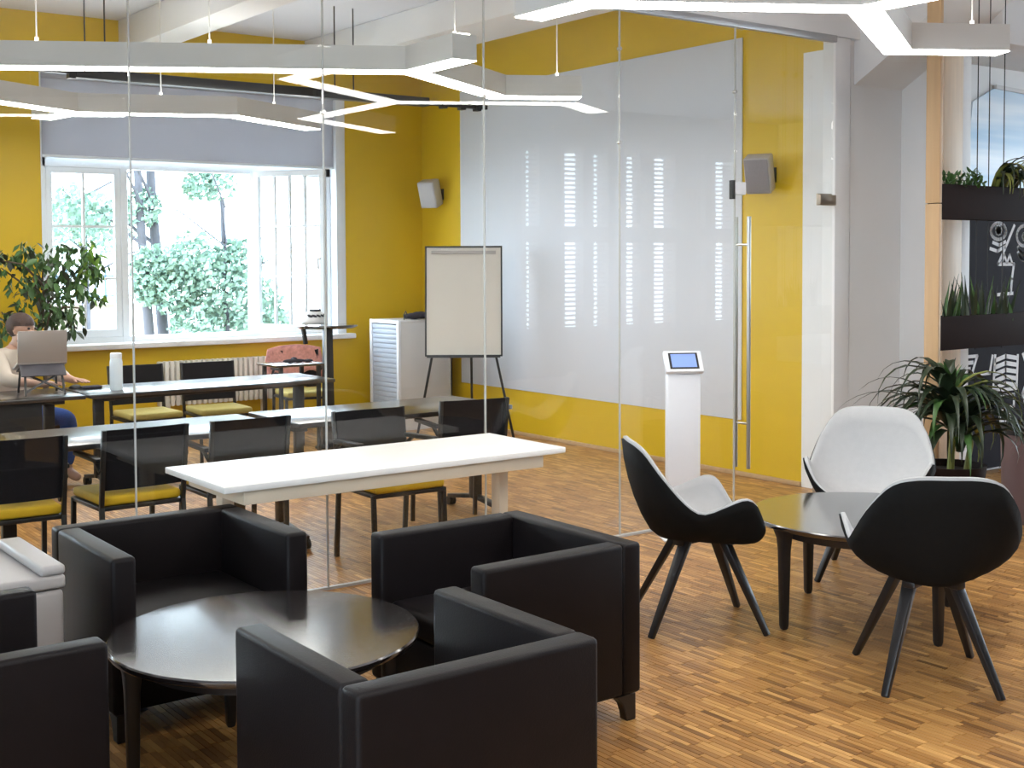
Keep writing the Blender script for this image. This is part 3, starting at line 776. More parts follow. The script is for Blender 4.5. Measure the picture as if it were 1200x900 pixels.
# flipchart
fc = thing('flipchart_easel', 'white flipchart easel with black frame beside the cabinet', 'flipchart', (6.60, 9.67, 0), R(-36.5))
B_ = Matrix.Translation((0, -.03, .76)) @ Matrix.Rotation(R(-6), 4, 'X')
MB().box(-.345, .345, -.008, .008, .015, 1.015, B_).build('writing_board', M['paper'], fc)
MB().box(-.36, -.345, -.016, .014, 0, 1.03, B_).box(.345, .36, -.016, .014, 0, 1.03, B_).box(-.36, .36, -.016, .014, 0, .015, B_).box(-.36, .36, -.016, .014, 1.015, 1.03, B_).build('board_frame', M['black_metal'], fc)
MB().box(-.34, .34, -.06, -.012, -.012, .004, B_).build('pen_tray', M['black_metal'], fc)
MB().box(-.30, .30, -.022, -.006, .955, .985, B_).build('paper_clamp', M['grey_plastic'], fc)
MB().tube([(-.28, 0, .85), (-.44, -.06, 0)], .012, 8).build('leg', M['black_metal'], fc)
MB().tube([(.28, 0, .85), (.46, -.06, 0)], .012, 8).build('leg', M['black_metal'], fc)
MB().tube([(.06, .06, 1.5), (.06, .45, 0)], .012, 8).build('leg', M['black_metal'], fc)
# wall speakers
def speaker(label, y, z, gm, rz):
    t = thing('wall_speaker', label, 'speaker', (XW, y, z), 0, 'speakers on the yellow wall')
    m = Matrix.Translation((-.14, 0, 0)) @ Matrix.Rotation(rz, 4, 'Z') @ Matrix.Rotation(R(-20), 4, 'Y')
    sc_ = MB().box(-.07, .07, -.095, .095, -.135, .135, m).build('speaker_cabinet', M['speaker'], t, bevel=.012)
    MB().box(-.078, -.069, -.086, .086, -.126, .126, m).build('speaker_grille', gm, sc_, bevel=.003)
    MB().box(-.12, 0, -.02, .02, -.03, .01).box(-.012, 0, -.04, .04, -.06, .05).build('wall_bracket', M['black_metal'], t)
speaker('small grey speaker on the yellow wall to the right of the door handle', 6.36, 2.28, M['grille'], R(28))
speaker('small pale speaker high in the far yellow corner near the flipchart', 10.80, 2.33, M['grille_pale'], R(28))
# radiator
rd = thing('radiator', 'cream ribbed radiator below the window', 'radiator', (4.76, 11.08, .335))
MB().tube([(-.56, 0, .06), (.56, 0, .06)], .018, 8).tube([(-.56, 0, .36), (.56, 0, .36)], .018, 8).build('pipe', M['radiator'], rd)
fin = MB().box(-.019, .019, -.045, .045, 0, .41).build('fin', M['radiator'], rd, bevel=.012, loc=(-.54, 0, 0))
for k in range(1, 22): link_copy(fin, 'fin', rd, (-.54+k*.0514, 0, 0))
MB().box(-.5, -.46, -.03, .03, -.335, .02).box(.46, .5, -.03, .03, -.335, .02).build('radiator_foot', M['radiator'], rd)
# tall bistro table
bt = thing('high_table', 'tall slim black stand holding the helmet, in front of the window', 'table', (5.30, 9.90, 0))
MB().lathe([(0, 1.06), (.255, 1.06), (.28, 1.075), (.28, 1.085), (.275, 1.09), (0, 1.09)], seg=40, sy=.75).build('tabletop', M['wenge'], bt, smooth=True)
MB().bar((0, 0, .02), (0, 0, 1.06), .10, .075, .075, .06).build('column', M['black_metal'], bt, bevel=.006)
MB().lathe([(0, 0), (.12, 0), (.12, .015), (.05, .03), (0, .03)], seg=32).build('base', M['black_metal'], bt, smooth=True)
MB().bar((-.235, 0, 1.06), (-.215, 0, .93), .03, .03).build('hook', M['black_metal'], bt)
hm = thing('bicycle_helmet', 'white bicycle helmet with dark vents on the tall stand', 'helmet', (5.16, 9.88, 1.09), R(30))
b = MB(); bmesh.ops.create_uvsphere(b.bm, u_segments=24, v_segments=14, radius=1, matrix=Matrix.Translation((0, 0, .012)) @ Matrix.Diagonal((.135, .10, .13, 1)))
bmesh.ops.delete(b.bm, geom=[v for v in b.bm.verts if v.co.z < .005], context='VERTS')
ho = b.build('helmet_shell', M['helmet'], hm, smooth='all'); sm = ho.modifiers.new('t', 'SOLIDIFY'); sm.thickness = .012
for k in range(-3, 4):
    for z, ang in ((.45, 35), (.8, 65)):
        a = k*.42
        v = MB(); bmesh.ops.create_uvsphere(v.bm, u_segments=10, v_segments=6, radius=1, matrix=Matrix.Diagonal((.026, .013, .009, 1)))
        d = Vector((math.cos(R(ang))*math.cos(a-PI/2)*.135, math.cos(R(ang))*math.sin(a-PI/2)*.10, math.sin(R(ang))*.13+.012))
        vo = v.build('vent', M['helmet_dark'], ho, smooth='all', loc=d); vo.rotation_euler = (R(ang), R(20), a)
# side table, jacket chair
st = thing('side_table', 'small square black table between the tall stand and the window', 'table', (4.985, 9.98, 0))
MB().box(-.24, .24, -.20, .20, .745, .765).build('tabletop', M['wenge'], st, bevel=.004)
for sx in (-1, 1):
    for sy in (-1, 1): MB().bar((sx*.18, sy*.16, 0), (sx*.18, sy*.16, .745), .03, .03).build('leg', M['black_metal'], st)
gl = MB()
for p, r in (((0, 0, .018), (.07, .04, .018)), ((.09, .02, .016), (.06, .03, .016)), ((.17, 0, .014), (.05, .035, .014)), ((.05, .03, .03), (.03, .03, .02))):
    bmesh.ops.create_icosphere(gl.bm, subdivisions=2, radius=1, matrix=Matrix.Translation(p) @ Matrix.Diagonal((*r, 1)))
tag(gl.build('gloves', M['dark_cloth'], None, smooth='all', loc=(4.96, 9.95, .765)), 'pair of dark gloves lying on the small black table', 'gloves')
jc = dup(cp, (5.36, 10.50, 0), R(170), 'chair under a coral jacket beside the small black table', 'chairs behind the back row of tables')
def jacket():
    bm = bmesh.new(); nx, nz = 18, 16; grid = []
    for j in range(nz+1):
        row = []
        s = (j/nz)*2-1            # -1 front hem .. 0 ridge .. 1 back hem
        for i in range(nx+1):
            u = (i/nx)*2-1
            drop = abs(s)
            y = s*(.035+.03*drop) + .008*math.sin(u*9+s*4)
            z = -.30*max(0, drop-.12)**.9 * (1+.14*math.sin(u*5+1)) - .035*u*u
            x = u*(.255+.04*drop)
            row.append(bm.verts.new((x, y, z)))
        grid.append(row)
    for a, b in zip(grid, grid[1:]):
        for i in range(nx): bm.faces.new((a[i], a[i+1], b[i+1], b[i]))
    me = bpy.data.meshes.new('jacket'); bm.to_mesh(me); bm.free(); me.shade_smooth(); me.materials.append(M['pink'])
    o = bpy.data.objects.new('jacket', me); COL.objects.link(o); s = o.modifiers.new('t', 'SOLIDIFY'); s.thickness = .014
    o.location = (5.40, 10.75, .868); o.rotation_euler = (0, 0, R(170))
    tag(o, 'coral pink knitted jacket draped over a chair back by the window', 'jacket')
jacket()
# bottle and small things on the back table
bo = thing('bottle', 'pale translucent bottle standing on the back row table', 'bottle', (3.10, 9.0, .731))
MB().lathe([(0, 0), (.043, 0), (.046, .01), (.046, .20), (.040, .225), (.038, .23), (0, .23)], seg=24).build('bottle_body', M['bottle'], bo, smooth=True)
MB().lathe([(0, .23), (.041, .23), (.041, .262), (.037, .268), (0, .268)], seg=24).build('bottle_cap', M['plastic'], bo, smooth=True)
tag(MB().box(-.07, .07, -.04, .04, 0, .02).build('wallet', M['dark_cloth'], None, bevel=.008, loc=(2.99, 9.22, .731)), 'small black wallet lying on the back table left of the bottle', 'wallet')
ms = MB(); bmesh.ops.create_uvsphere(ms.bm, u_segments=14, v_segments=8, radius=1, matrix=Matrix.Translation((0, 0, .0)) @ Matrix.Diagonal((.05, .03, .03, 1)))
bmesh.ops.delete(ms.bm, geom=[v for v in ms.bm.verts if v.co.z < -.001], context='VERTS')
tag(ms.build('computer_mouse', M['black_metal'], None, smooth='all', loc=(2.90, 9.30, .731)), 'black computer mouse by the elbow of the seated person', 'mouse')
# laptop on its stand
lp = thing('laptop', 'silver laptop raised on a stand, its lid hiding the seated person', 'laptop', (2.595, 9.05, .0), R(-6))
MB().box(-.165, .165, -.004, .004, 0, .225, Matrix.Translation((0, -.01, .955)) @ Matrix.Rotation(R(6), 4, 'X')).build('lid', M['laptop'], lp, bevel=.003)
MB().box(-.165, .165, 0, .23, 0, .016, Matrix.Translation((0, -.01, .945)) @ Matrix.Rotation(R(-14), 4, 'X')).build('keyboard_base', M['laptop'], lp, bevel=.003)
ls = thing('laptop_stand', 'folding black laptop stand with crossed legs on the dark table', 'stand', (2.595, 9.05, .731), R(-6))
MB().box(-.155, .145, -.11, .0, 0, .01, Matrix.Translation((0, -.005, .205)) @ Matrix.Rotation(R(42), 4, 'X')).build('support_plate', M['stand'], ls, bevel=.002)
MB().box(-.14, .14, 0, .23, -.014, -.002, Matrix.Translation((0, -.01, .213)) @ Matrix.Rotation(R(-14), 4, 'X')).build('support_plate', M['stand'], ls, bevel=.002)
for s in (-1, 1):
    MB().bar((s*.12, -.02, .19), (s*.13, -.10, 0), .014, .014).build('leg', M['black_metal'], ls)
    MB().bar((s*.12, .17, .16), (s*.13, .20, 0), .014, .014).build('leg', M['black_metal'], ls)
MB().bar((-.12, -.09, .03), (.12, -.03, .15), .012, .012).bar((.12, -.09, .03), (-.12, -.03, .15), .012, .012).build('cross_brace', M['black_metal'], ls)

# ---- person
def skin_obj(name, verts, edges, m, parent, root=0, sub=2):
    """verts: list of (pos, rx, ry)"""
    me = bpy.data.meshes.new(name); me.from_pydata([v[0] for v in verts], edges, [])
    o = bpy.data.objects.new(name, me); COL.objects.link(o)
    sk = o.modifiers.new('skin', 'SKIN'); sk.use_smooth_shade = True
    for i, v in enumerate(verts):
        sv = me.skin_vertices[0].data[i]; sv.radius = (v[1], v[2]); sv.use_root = (i == root)
    sb = o.modifiers.new('sub', 'SUBSURF'); sb.levels = sub; sb.render_levels = sub
    dg = bpy.context.evaluated_depsgraph_get(); ev = o.evaluated_get(dg); nm = bpy.data.meshes.new_from_object(ev)
    o.modifiers.clear(); o.data = nm; nm.name = name
    nm.materials.clear(); nm.materials.append(m); nm.shade_smooth()
    o.parent = parent
    return o
def person():
    t = thing('person', 'person in a beige shirt seated behind the raised laptop', 'person', (2.575, 9.84, 0), R(-152))
    # local: faces +y
    V, E = [], []
    def add(p, rx, ry=None, par=None):
        V.append((p, rx, rx if ry is None else ry))
        if par is not None: E.append((par, len(V)-1))
        return len(V)-1
    hip = add((0, 0, .52), .13, .11)
    waist = add((0, .03, .66), .125, .10, hip); chest = add((0, .07, .84), .15, .105, waist); top = add((0, .09, .96), .10, .08, chest)
    nk = add((0, .115, 1.03), .052, .055, top); h1 = add((0, .15, 1.10), .070, .080, nk); h2 = add((0, .16, 1.17), .080, .098, h1); h3 = add((0, .15, 1.235), .062, .075, h2)
    add((0, .262, 1.135), .013, .016, h1)      # nose
    for s in (-1, 1):
        add((s*.088, .15, 1.14), .010, .022, h2)   # ear
        sh = add((s*.17, .08, .945), .066, .066, top); el = add((s*.25, .24, .80), .046, .046, sh); wr = add((s*.17, .47, .775), .029, .027, el)
        pm = add((s*.13, .545, .775), .034, .017, wr)
        for k, (dx, dl) in enumerate(((-.028, .068), (-.010, .082), (.009, .078), (.026, .062))):
            f1 = add((s*(.125)+dx, .59, .785), .0085, .0085, pm); add((s*.12+dx*1.15, .59+dl, .768), .0068, .0068, f1)
        th = add((s*.10, .565, .778), .0095, .0095, pm); add((s*.075, .60, .770), .008, .008, th)
        hp = add((s*.10, .04, .50), .085, .085, hip); kn = add((s*.13, .46, .50), .062, .062, hp); an = add((s*.12, .44, .10), .042, .042, kn); add((s*.12, .57, .045), .042, .035, an)
    body = skin_obj('body', V, E, M['skin'], t)
    # shirt
    V, E = [], []
    hip = add((0, 0, .50), .142, .122); waist = add((0, .03, .66), .137, .112, hip); chest = add((0, .07, .84), .163, .118, waist); tp = add((0, .09, .965), .112, .092, chest); add((0, .105, 1.005), .064, .066, tp)
    for s in (-1, 1):
        sh = add((s*.172, .08, .948), .078, .078, tp); el = add((s*.252, .24, .80), .060, .060, sh); add((s*.205, .37, .788), .050, .048, el)
    skin_obj('shirt', V, E, M['shirt'], t)
    V, E = [], []
    hip = add((0, 0, .50), .138, .12)
    for s in (-1, 1):
        hp = add((s*.10, .05, .495), .094, .094, hip); kn = add((s*.13, .47, .50), .073, .073, hp); add((s*.12, .44, .12), .056, .056, kn)
    skin_obj('trousers', V, E, M['jeans'], t)
    b = MB(); bmesh.ops.create_uvsphere(b.bm, u_segments=24, v_segments=16, radius=1, matrix=Matrix.Translation((0, .128, 1.185)) @ Matrix.Diagonal((.094, .112, .098, 1)))
    bmesh.ops.delete(b.bm, geom=[v for v in b.bm.verts if (v.co.y > .175 and v.co.z < 1.176) or v.co.z < 1.10], context='VERTS')
    b.build('hair', M['hair'], t, smooth='all')
    b = MB(); bmesh.ops.create_uvsphere(b.bm, u_segments=18, v_segments=12, radius=1, matrix=Matrix.Translation((0, .185, 1.075)) @ Matrix.Diagonal((.068, .068, .042, 1)))
    b.build('beard', M['hair'], t, smooth='all')
    for s in (-1, 1):
        b = MB(); bmesh.ops.create_uvsphere(b.bm, u_segments=10, v_segments=8, radius=.010, matrix=Matrix.Translation((s*.032, .248, 1.165))); b.build('eye', M['eye'], t, smooth='all')
    b = MB().tube([(-.022, .252, 1.092), (0, .258, 1.090), (.022, .252, 1.092)], .005, 6); b.build('mouth', M['pink'], t)
person()
dup(ch, (2.56, 10.03, 0), R(200), 'black backed chair in which the person in beige sits', G_C)

# ---- ficus behind the person
def leaf_mesh(name, L_, W_, m, fold=.25, curl=.15):
    bm = bmesh.new(); n = 4; rows = []
    for i in range(n+1):
        u = i/n; wd = W_/2*math.sin(PI*min(1, u*.94+.06))**.8; z = -curl*L_*u*u
        if i in (0, n): wd = W_*.03
        rows.append([bm.verts.new((-wd, u*L_, z+wd*fold)), bm.verts.new((0, u*L_, z)), bm.verts.new((wd, u*L_, z+wd*fold))])
    for a, b in zip(rows, rows[1:]):
        for k in range(2): bm.faces.new((a[k], a[k+1], b[k+1], b[k]))
    me = bpy.data.meshes.new(name); bm.to_mesh(me); bm.free(); me.shade_smooth(); me.materials.append(m); return me
def ficus():
    t = thing('ficus_tree', 'leafy green potted tree by the window behind the seated person', 'plant', (3.02, 10.50, 0))
    MB().lathe([(0, 0), (.15, 0), (.19, .34), (.19, .36), (.175, .36), (.165, .32), (0, .32)], seg=28).build('pot', M['planter'], t, smooth=True)
    MB().lathe([(0, .335), (.168, .325)], seg=24).build('soil', M['soil'], t)
    b = MB().tube([(0, 0, .32), (.02, .0, .7), (-.02, .02, 1.1), (.04, 0, 1.5)], .028, 8, .014)
    tips = []
    for k in range(13):
        a = k*2.4; z = .88+.05*k; r_ = .28+.10*math.sin(k*1.7)
        p = [(0, 0, z), (math.cos(a)*r_*.5, math.sin(a)*r_*.35, z+.16), (math.cos(a)*r_, math.sin(a)*r_*.6, z+.24+.1*math.sin(k))]
        b.tube(p, .011, 6, .005); tips.append(p)
    b.build('trunk', M['bark'], t, smooth=True)
    ms_ = [leaf_mesh('leaf', .115, .052, M['leaf']), leaf_mesh('leaf', .105, .046, M['leaf_dark']), leaf_mesh('leaf', .11, .052, M['leaf_light'])]
    clusters = [((.02, -.05, 1.18), .17), ((.20, -.05, 1.22), .16), ((.12, 0, 1.42), .20), ((.30, 0, 1.50), .17), ((.42, 0, 1.62), .13), ((.34, 0, 1.72), .14), ((.12, 0, 1.66), .17),
                ((-.08, 0, 1.72), .15), ((-.12, 0, 1.45), .18), ((-.30, 0, 1.68), .10), ((-.42, 0, 1.58), .09), ((-.20, 0, 1.20), .17), ((.46, -.03, 1.36), .08), ((-.35, 0, 1.15), .15)]
    wts = [1, .9, 1.3, 1.1, .8, .8, 1.1, 1, 1.1, .45, .35, .9, .25, .7]
    for n in range(298):
        (cx, cy, cz), rr = rnd.choices(clusters, wts)[0]
        d = Vector((rnd.gauss(0, 1), rnd.gauss(0, 1), rnd.gauss(0, 1))).normalized()*rr*rnd.random()**.45
        q = Vector((cx, cy, cz)) + d; q.y = min(q.y, .40)
        m_ = ms_[0 if rnd.random() < .55 else 1]
        if q.x > .26 and rnd.random() < .55: m_ = ms_[2]
        o = bpy.data.objects.new('leaf', m_); COL.objects.link(o); o.parent = t
        o.location = q; o.rotation_euler = (R(rnd.uniform(-85, -10)), R(rnd.uniform(-40, 40)), rnd.uniform(0, 2*PI)); s = rnd.uniform(.7, 1.1); o.scale = (s, s, s)
    # the small leaves further inside the crown
    V, F = [], []
    for n in range(620):
        (cx, cy, cz), rr = rnd.choices(clusters, wts)[0]
        q = Vector((cx, cy, cz)) + Vector((rnd.gauss(0, 1), rnd.gauss(0, 1), rnd.gauss(0, 1))).normalized()*rr*rnd.random()**.6; q.y = min(q.y, .42)
        a = Vector((rnd.gauss(0, .6), rnd.gauss(0, .6), -1)).normalized(); u = a.orthogonal().normalized()
        u = (Matrix.Rotation(rnd.uniform(0, 2*PI), 3, a) @ u); l = rnd.uniform(.06, .10); k = len(V); w2 = l*.21; nn = a.cross(u)*l*.06
        V += [tuple(q), tuple(q+a*l*.45+u*w2+nn), tuple(q+a*l), tuple(q+a*l*.45-u*w2+nn), tuple(q+a*l*.45)]
        F += [(k, k+1, k+4), (k+1, k+2, k+4), (k+2, k+3, k+4), (k+3, k, k+4)]
    me = bpy.data.meshes.new('foliage'); me.from_pydata(V, [], F); me.materials.append(M['leaf'])
    o = bpy.data.objects.new('foliage', me); COL.objects.link(o); o.parent = t; tag(o, kind='stuff')
ficus()

# ================================================================== RIGHT SIDE OF THE LOUNGE
# kiosk
ks = thing('tablet_kiosk', 'white floor stand with a tablet beside the glass door', 'kiosk', (5.26, 5.40, 0), R(-30))
MB().box(-.10, .10, -.035, .035, .012, .98).build('post', M['plastic'], ks, bevel=.008)
MB().box(-.14, .14, -.13, .13, 0, .012).build('base_plate', M['plastic'], ks, bevel=.003)
HM = Matrix.Translation((0, -.01, 1.05)) @ Matrix.Rotation(R(52), 4, 'X')
th_ = MB().box(-.115, .115, -.075, .075, -.02, .012, HM).build('tablet_holder', M['plastic'], ks, bevel=.008)
MB().box(-.088, .088, -.056, .056, .011, .015, HM).build('tablet_bezel', M['slot'], th_, bevel=.001)
MB().box(-.075, .075, -.046, .046, .0145, .0165, HM).build('tablet_screen', M['screen'], th_)
MB().box(-.05, .05, -.03, .03, .94, 1.05).build('neck', M['plastic'], ks, bevel=.004)
# wooden upright, planters on wires
pf = thing('planter_upright', 'pale pine upright holding the left ends of the hanging planters', 'post', (6.83, 4.78, 0))
MB().box(.018, .046, -.025, .078, 0, 2.0).box(.018, .046, -.025, .078, 2.005, CZ).build('upright_board', M['wood_edge'], pf, bevel=.003)
struct(MB().box(7.49, 7.71, 5.17, 5.21, 0, CZ).build('trim_11', M['wood'], bevel=.003))
def planter(label, z0, z1):
    t = thing('hanging_planter', label, 'planter', (6.877, 4.757, z0)); LN, D, H = 2.6, .105, z1-z0
    b = MB().box(0, LN, 0, .02, 0, H).box(0, LN, D-.02, D, 0, H).box(0, .02, .02, D-.02, 0, H).box(LN-.02, LN, .02, D-.02, 0, H).box(.02, LN-.02, .02, D-.02, 0, .02)
    b.build('planter_box', M['planter'], t, bevel=.003)
    MB().box(.02, LN-.02, .02, D-.02, .02, H-.03).build('soil', M['soil'], t)
    return t
planter('upper dark brown planter box hanging on wires', 1.905, 2.125)
planter('lower dark brown planter box below the chalk face', 1.075, 1.29)
for i, x in enumerate((7.33, 7.46, 7.63, 9.38)):
    wr_ = MB().tube([(x, 4.808, 1.06), (x, 4.808, CZ)], .0035, 6).tube([(x, 4.808, 3.03), (x, 4.808, 3.065)], .016, 8)
    tag(wr_.build('planter_wire', M['black_metal']), ('thin dark wire of the planters, nearest the pine upright', 'thin dark wire of the planters, middle of the three', 'thin dark wire of the planters, nearest the right edge', 'thin dark wire at the far right ends of the planters, outside the photograph')[i], 'wire', 'planter suspension wires')
def bushy(label, x, z, r, n, m, name='potted_bush'):
    t = thing(name, label, 'plant', (x, 4.808, z)); lm = leaf_mesh('leaf', .055, .022, m)
    for k in range(n):
        d = Vector((rnd.gauss(0, 1), rnd.gauss(0, .6), abs(rnd.gauss(0, 1)))).normalized()*r*rnd.uniform(.2, 1)
        o = bpy.data.objects.new('leaf', lm); COL.objects.link(o); o.parent = t; o.location = (d.x, d.y*.7, d.z*.75)
        o.rotation_euler = (R(rnd.uniform(0, 80)), 0, rnd.uniform(0, 2*PI))
    MB().tube([(0, 0, -.03), (0, 0, r*.5)], .006, 5).build('stem', M['bark'], t)
bushy('small leafy bush at the left end of the upper planter', 7.06, 2.10, .13, 70, M['leaf'])
bushy('rounder leafy bush by the first planter wire', 7.27, 2.10, .15, 80, M['leaf'])
def strap(bm, base, az, L_, w0, lift, droop, n=9, twist=0, tip=.15):
    """curved strap leaf"""
    pts = []; el = lift; p = Vector(base); d = Vector((math.cos(az), math.sin(az), 0)); s = Vector((-math.sin(az), math.cos(az), 0))
    rows = []
    for i in range(n+1):
        u = i/n; wd = w0*(.55+.45*math.sin(PI*min(1, u*1.2+.15)))*(1-max(0, u-.55)/.45*(1-tip)) / 2
        nrm = d*(-math.sin(el)) + Vector((0, 0, math.cos(el)))
        rows.append([bm.verts.new(p - s*wd + nrm*wd*.35), bm.verts.new(p), bm.verts.new(p + s*wd + nrm*wd*.35)])
        step = L_/n; p = p + (d*math.cos(el) + Vector((0, 0, math.sin(el))))*step; el -= droop/n*(.6+.8*u)
    for a, b in zip(rows, rows[1:]):
        for k in range(2): bm.faces.new((a[k], a[k+1], b[k+1], b[k]))
def strap_leaf(parent, m, *a, name='leaf', **k):
    b = MB(); strap(b.bm, *a, **k); return b.build(name, m, parent, smooth='all')
tp = thing('trailing_plant', 'brownish drooping plant hanging over the upper planter front', 'plant', (7.60, 4.808, 2.10))
for k in range(44):
    strap_leaf(tp, M['leaf_pale'] if k % 3 == 0 else M['leaf_dark'], (rnd.uniform(-.06, .14), rnd.uniform(-.035, .03), .02), rnd.uniform(PI*1.15, PI*1.9), rnd.uniform(.30, .52), .034, R(rnd.uniform(45, 84)), R(rnd.uniform(175, 225)))
MB().tube([(0, 0, -.04), (0, 0, .03)], .02, 8).build('stem', M['bark'], tp)
for i, (x, n) in enumerate(((7.03, 9), (7.22, 12), (7.42, 12), (7.62, 12))):
    t = thing('snake_plant', ['sparse upright snake plant at the left end of the lower planter', 'upright snake plant second along the lower planter', 'upright snake plant third along the lower planter', 'upright snake plant nearest the right edge in the lower planter'][i], 'plant', (x, 4.808, 1.27), 0, 'snake plants in the lower planter')
    for k in range(n):
        strap_leaf(t, M['leaf_dark'] if k % 4 else M['leaf'], (rnd.uniform(-.06, .06), rnd.uniform(-.05, .05), -.03), rnd.uniform(0, 2*PI), rnd.uniform(.16, .34), .032, R(rnd.uniform(74, 88)), R(rnd.uniform(-5, 20)), n=5, tip=.1)
# chalk board and chalk drawing
bd = thing('chalkboard', 'dark chalkboard with a white chalk face, behind the planters', 'chalkboard', (0, YG+.018, 0))
MB().box(8.2, 12.5, -.015, 0, .02, 2.02).build('board', M['chalkboard'], bd)
def px(x, y): return (8.85+(x-1168)*.012, 1.87-(y-270)*.00675)
ck = MB()
def stroke(pts, wd=.026):
    P = [Vector((px(*p)[0], 0, px(*p)[1])) for p in pts]
    for a, b in zip(P, P[1:]):
        d = b-a
        if d.length < 1e-5: continue
        n = Vector((-d.z, 0, d.x)).normalized()*wd/2; e = d.normalized()*wd*.3
        q = [a-n-e, b-n+e, b+n+e, a+n-e]
        ck.prism([(v.x, -.0165, v.z) for v in q], (0, .002, 0))
def circ(cx, cy, rx, ry, a0=0, a1=360, n=18): return [(cx+rx*math.cos(R(a0+(a1-a0)*i/n)), cy+ry*math.sin(R(a0+(a1-a0)*i/n))) for i in range(n+1)]
stroke(circ(1170, 271, 8.5, 9.5)); stroke(circ(1170, 270, 2.2, 3.2, n=8), .04)
stroke(circ(1200, 276, 9, 12)); stroke(circ(1201, 277, 2.2, 3.2, n=8), .04)
stroke([(1164, 284), (1171, 287), (1178, 283)]); stroke([(1161, 291), (1169, 294), (1177, 289)])
stroke(circ(1202, 284, 10, 14, 20, 160)); stroke(circ(1202, 290, 10, 15, 20, 160))
stroke([(1188, 264), (1178, 290), (1170, 309), (1188, 309), (1186, 326), (1185, 341)])
stroke([(1174, 308), (1177, 298), (1180, 308), (1183, 298), (1186, 308)], .02)
stroke([(1170, 344), (1187, 343)]); stroke([(1174, 346), (1171, 358), (1180, 358), (1175, 346)]); stroke([(1172, 364), (1182, 364)], .05); stroke([(1152, 368), (1149, 356), (1147, 368), (1152, 369)], .04)
# lower part, between the planter and the floor plant
stroke([(1128, 413), (1148, 413), (1142, 434), (1162, 434), (1165, 414)]); stroke([(1131, 420), (1143, 420)], .03); stroke([(1134, 427), (1140, 427)], .03)
for y in (418, 426, 434, 442, 450): stroke([(1168, y+2), (1180, y-2), (1192, y+1)], .034)
stroke([(1168, 414), (1166, 455), (1193, 455), (1194, 416)]); stroke([(1170, 462), (1190, 462), (1190, 476), (1172, 478)])
stroke([(1174, 482), (1174, 505)]); stroke([(1186, 482), (1186, 505)]); stroke([(1176, 492), (1186, 492)])
for x in (1200, 1212, 1226): stroke([(x, 415), (x+8, 440), (x, 462), (x+8, 490)])
tag(ck.build('chalk_drawing', M['chalk'], bd), kind='stuff')
# panel with slanted top corner, coloured to stand for a window with sky
bp = MB().prism([(8.42, YG+.004, 2.05), (8.48, YG+.004, 2.60), (8.52, YG+.004, 2.84), (8.80, YG+.004, 2.96), (12.2, YG+.004, 2.86), (12.2, YG+.004, 2.05)], (0, .014, 0)).build('sky_window_panel', M['blue_panel'])
tag(bp, 'pale blue streaked panel standing for a window with sky above the chalkboard', 'panel')
fr_ = MB().bar((8.80, YG, 2.972), (12.2, YG, 2.872), .03, .03).build('panel_trim', M['cab'], bp)
# big floor plant in front of the planters
sp = thing('potted_dracaena', 'large potted plant with drooping strap leaves at right', 'plant', (6.50, 4.42, 0))
MB().lathe([(0, 0), (.15, 0), (.20, .40), (.205, .44), (.19, .44), (.18, .40), (0, .40)], seg=32).build('pot', M['planter'], sp, smooth=True)
MB().lathe([(0, .41), (.185, .40)], seg=24).build('soil', M['soil'], sp)
MB().tube([(0, 0, .38), (.02, 0, .60), (0, .01, .82)], .022, 8, .016).tube([(.08, -.05, .38), (.10, -.07, .56), (.09, -.06, .68)], .018, 8, .013).build('stem', M['leaf_pale'], sp, smooth=True)
for k in range(104):
    top = k < 56
    bz = rnd.uniform(.66, .80) if top else rnd.uniform(.50, .66)
    bx, by = (0, .01) if top else (.05, -.03)
    strap_leaf(sp, M['leaf'] if k % 9 == 0 else (M['leaf_pale'] if k % 13 == 3 else M['leaf_dark']), (bx, by, bz), 2*PI*k*.618+rnd.uniform(-.2, .2), rnd.uniform(.46, .74), rnd.uniform(.045, .066), R(rnd.uniform(35, 84)), R(rnd.uniform(145, 215)), n=9, tip=.08)
for az, l, li in ((PI*.86, .72, 52), (PI*.93, .80, 60), (PI*1.02, .66, 64), (PI*.80, .76, 48), (PI*1.08, .6, 40), (PI*.97, .74, 50)):
    strap_leaf(sp, M['leaf_dark'], (-.03, 0, .66), az, l, .036, R(li), R(108), n=10, tip=.06)
for k in range(10):
    strap_leaf(sp, M['leaf'] if k % 2 else M['leaf_dark'], (0, .01, .86), 2*PI*k/10+.3, rnd.uniform(.18, .28), .055, R(rnd.uniform(60, 84)), R(rnd.uniform(10, 70)), n=6, tip=.06)
# bin at the right edge
bn = thing('waste_bin', 'mauve brown round bin with black rim at the right edge', 'bin', (7.32, 4.40, 0))
MB().lathe([(0, 0), (.165, 0), (.18, .56), (.17, .56), (.155, .02), (0, .02)], seg=36).build('bin_body', M['bin'], bn, smooth=True)
MB().lathe([(.183, .555), (.19, .56), (.19, .605), (.183, .61), (.15, .61), (.15, .59), (.168, .555)], seg=36).build('bin_rim', M['black_metal'], bn, smooth=True)
# grey office machine at the left edge
pr = thing('office_printer', 'light grey plastic printer behind the left armchair', 'printer', (1.00, 4.60, 0))
MB().box(-.30, .30, -.27, .27, .03, .55).build('printer_body', M['grey_plastic'], pr, bevel=.018, seg=3)
MB().box(-.305, .305, -.275, .275, .553, .60).box(.22, .305, -.275, .275, .60, .635).build('printer_lid', M['grey_plastic'], pr, bevel=.012, seg=3)
MB().box(-.29, .10, -.276, -.265, .36, .47).build('paper_slot', M['slot'], pr)
MB().box(-.29, .08, -.30, -.262, .435, .455).build('paper_tray', M['grey_plastic'], pr, bevel=.004)
for sx in (-1, 1):
    for sy in (-1, 1): MB().tube([(sx*.25, sy*.22, 0), (sx*.25, sy*.22, .035)], .025, 10).build('foot', M['black_metal'], pr)

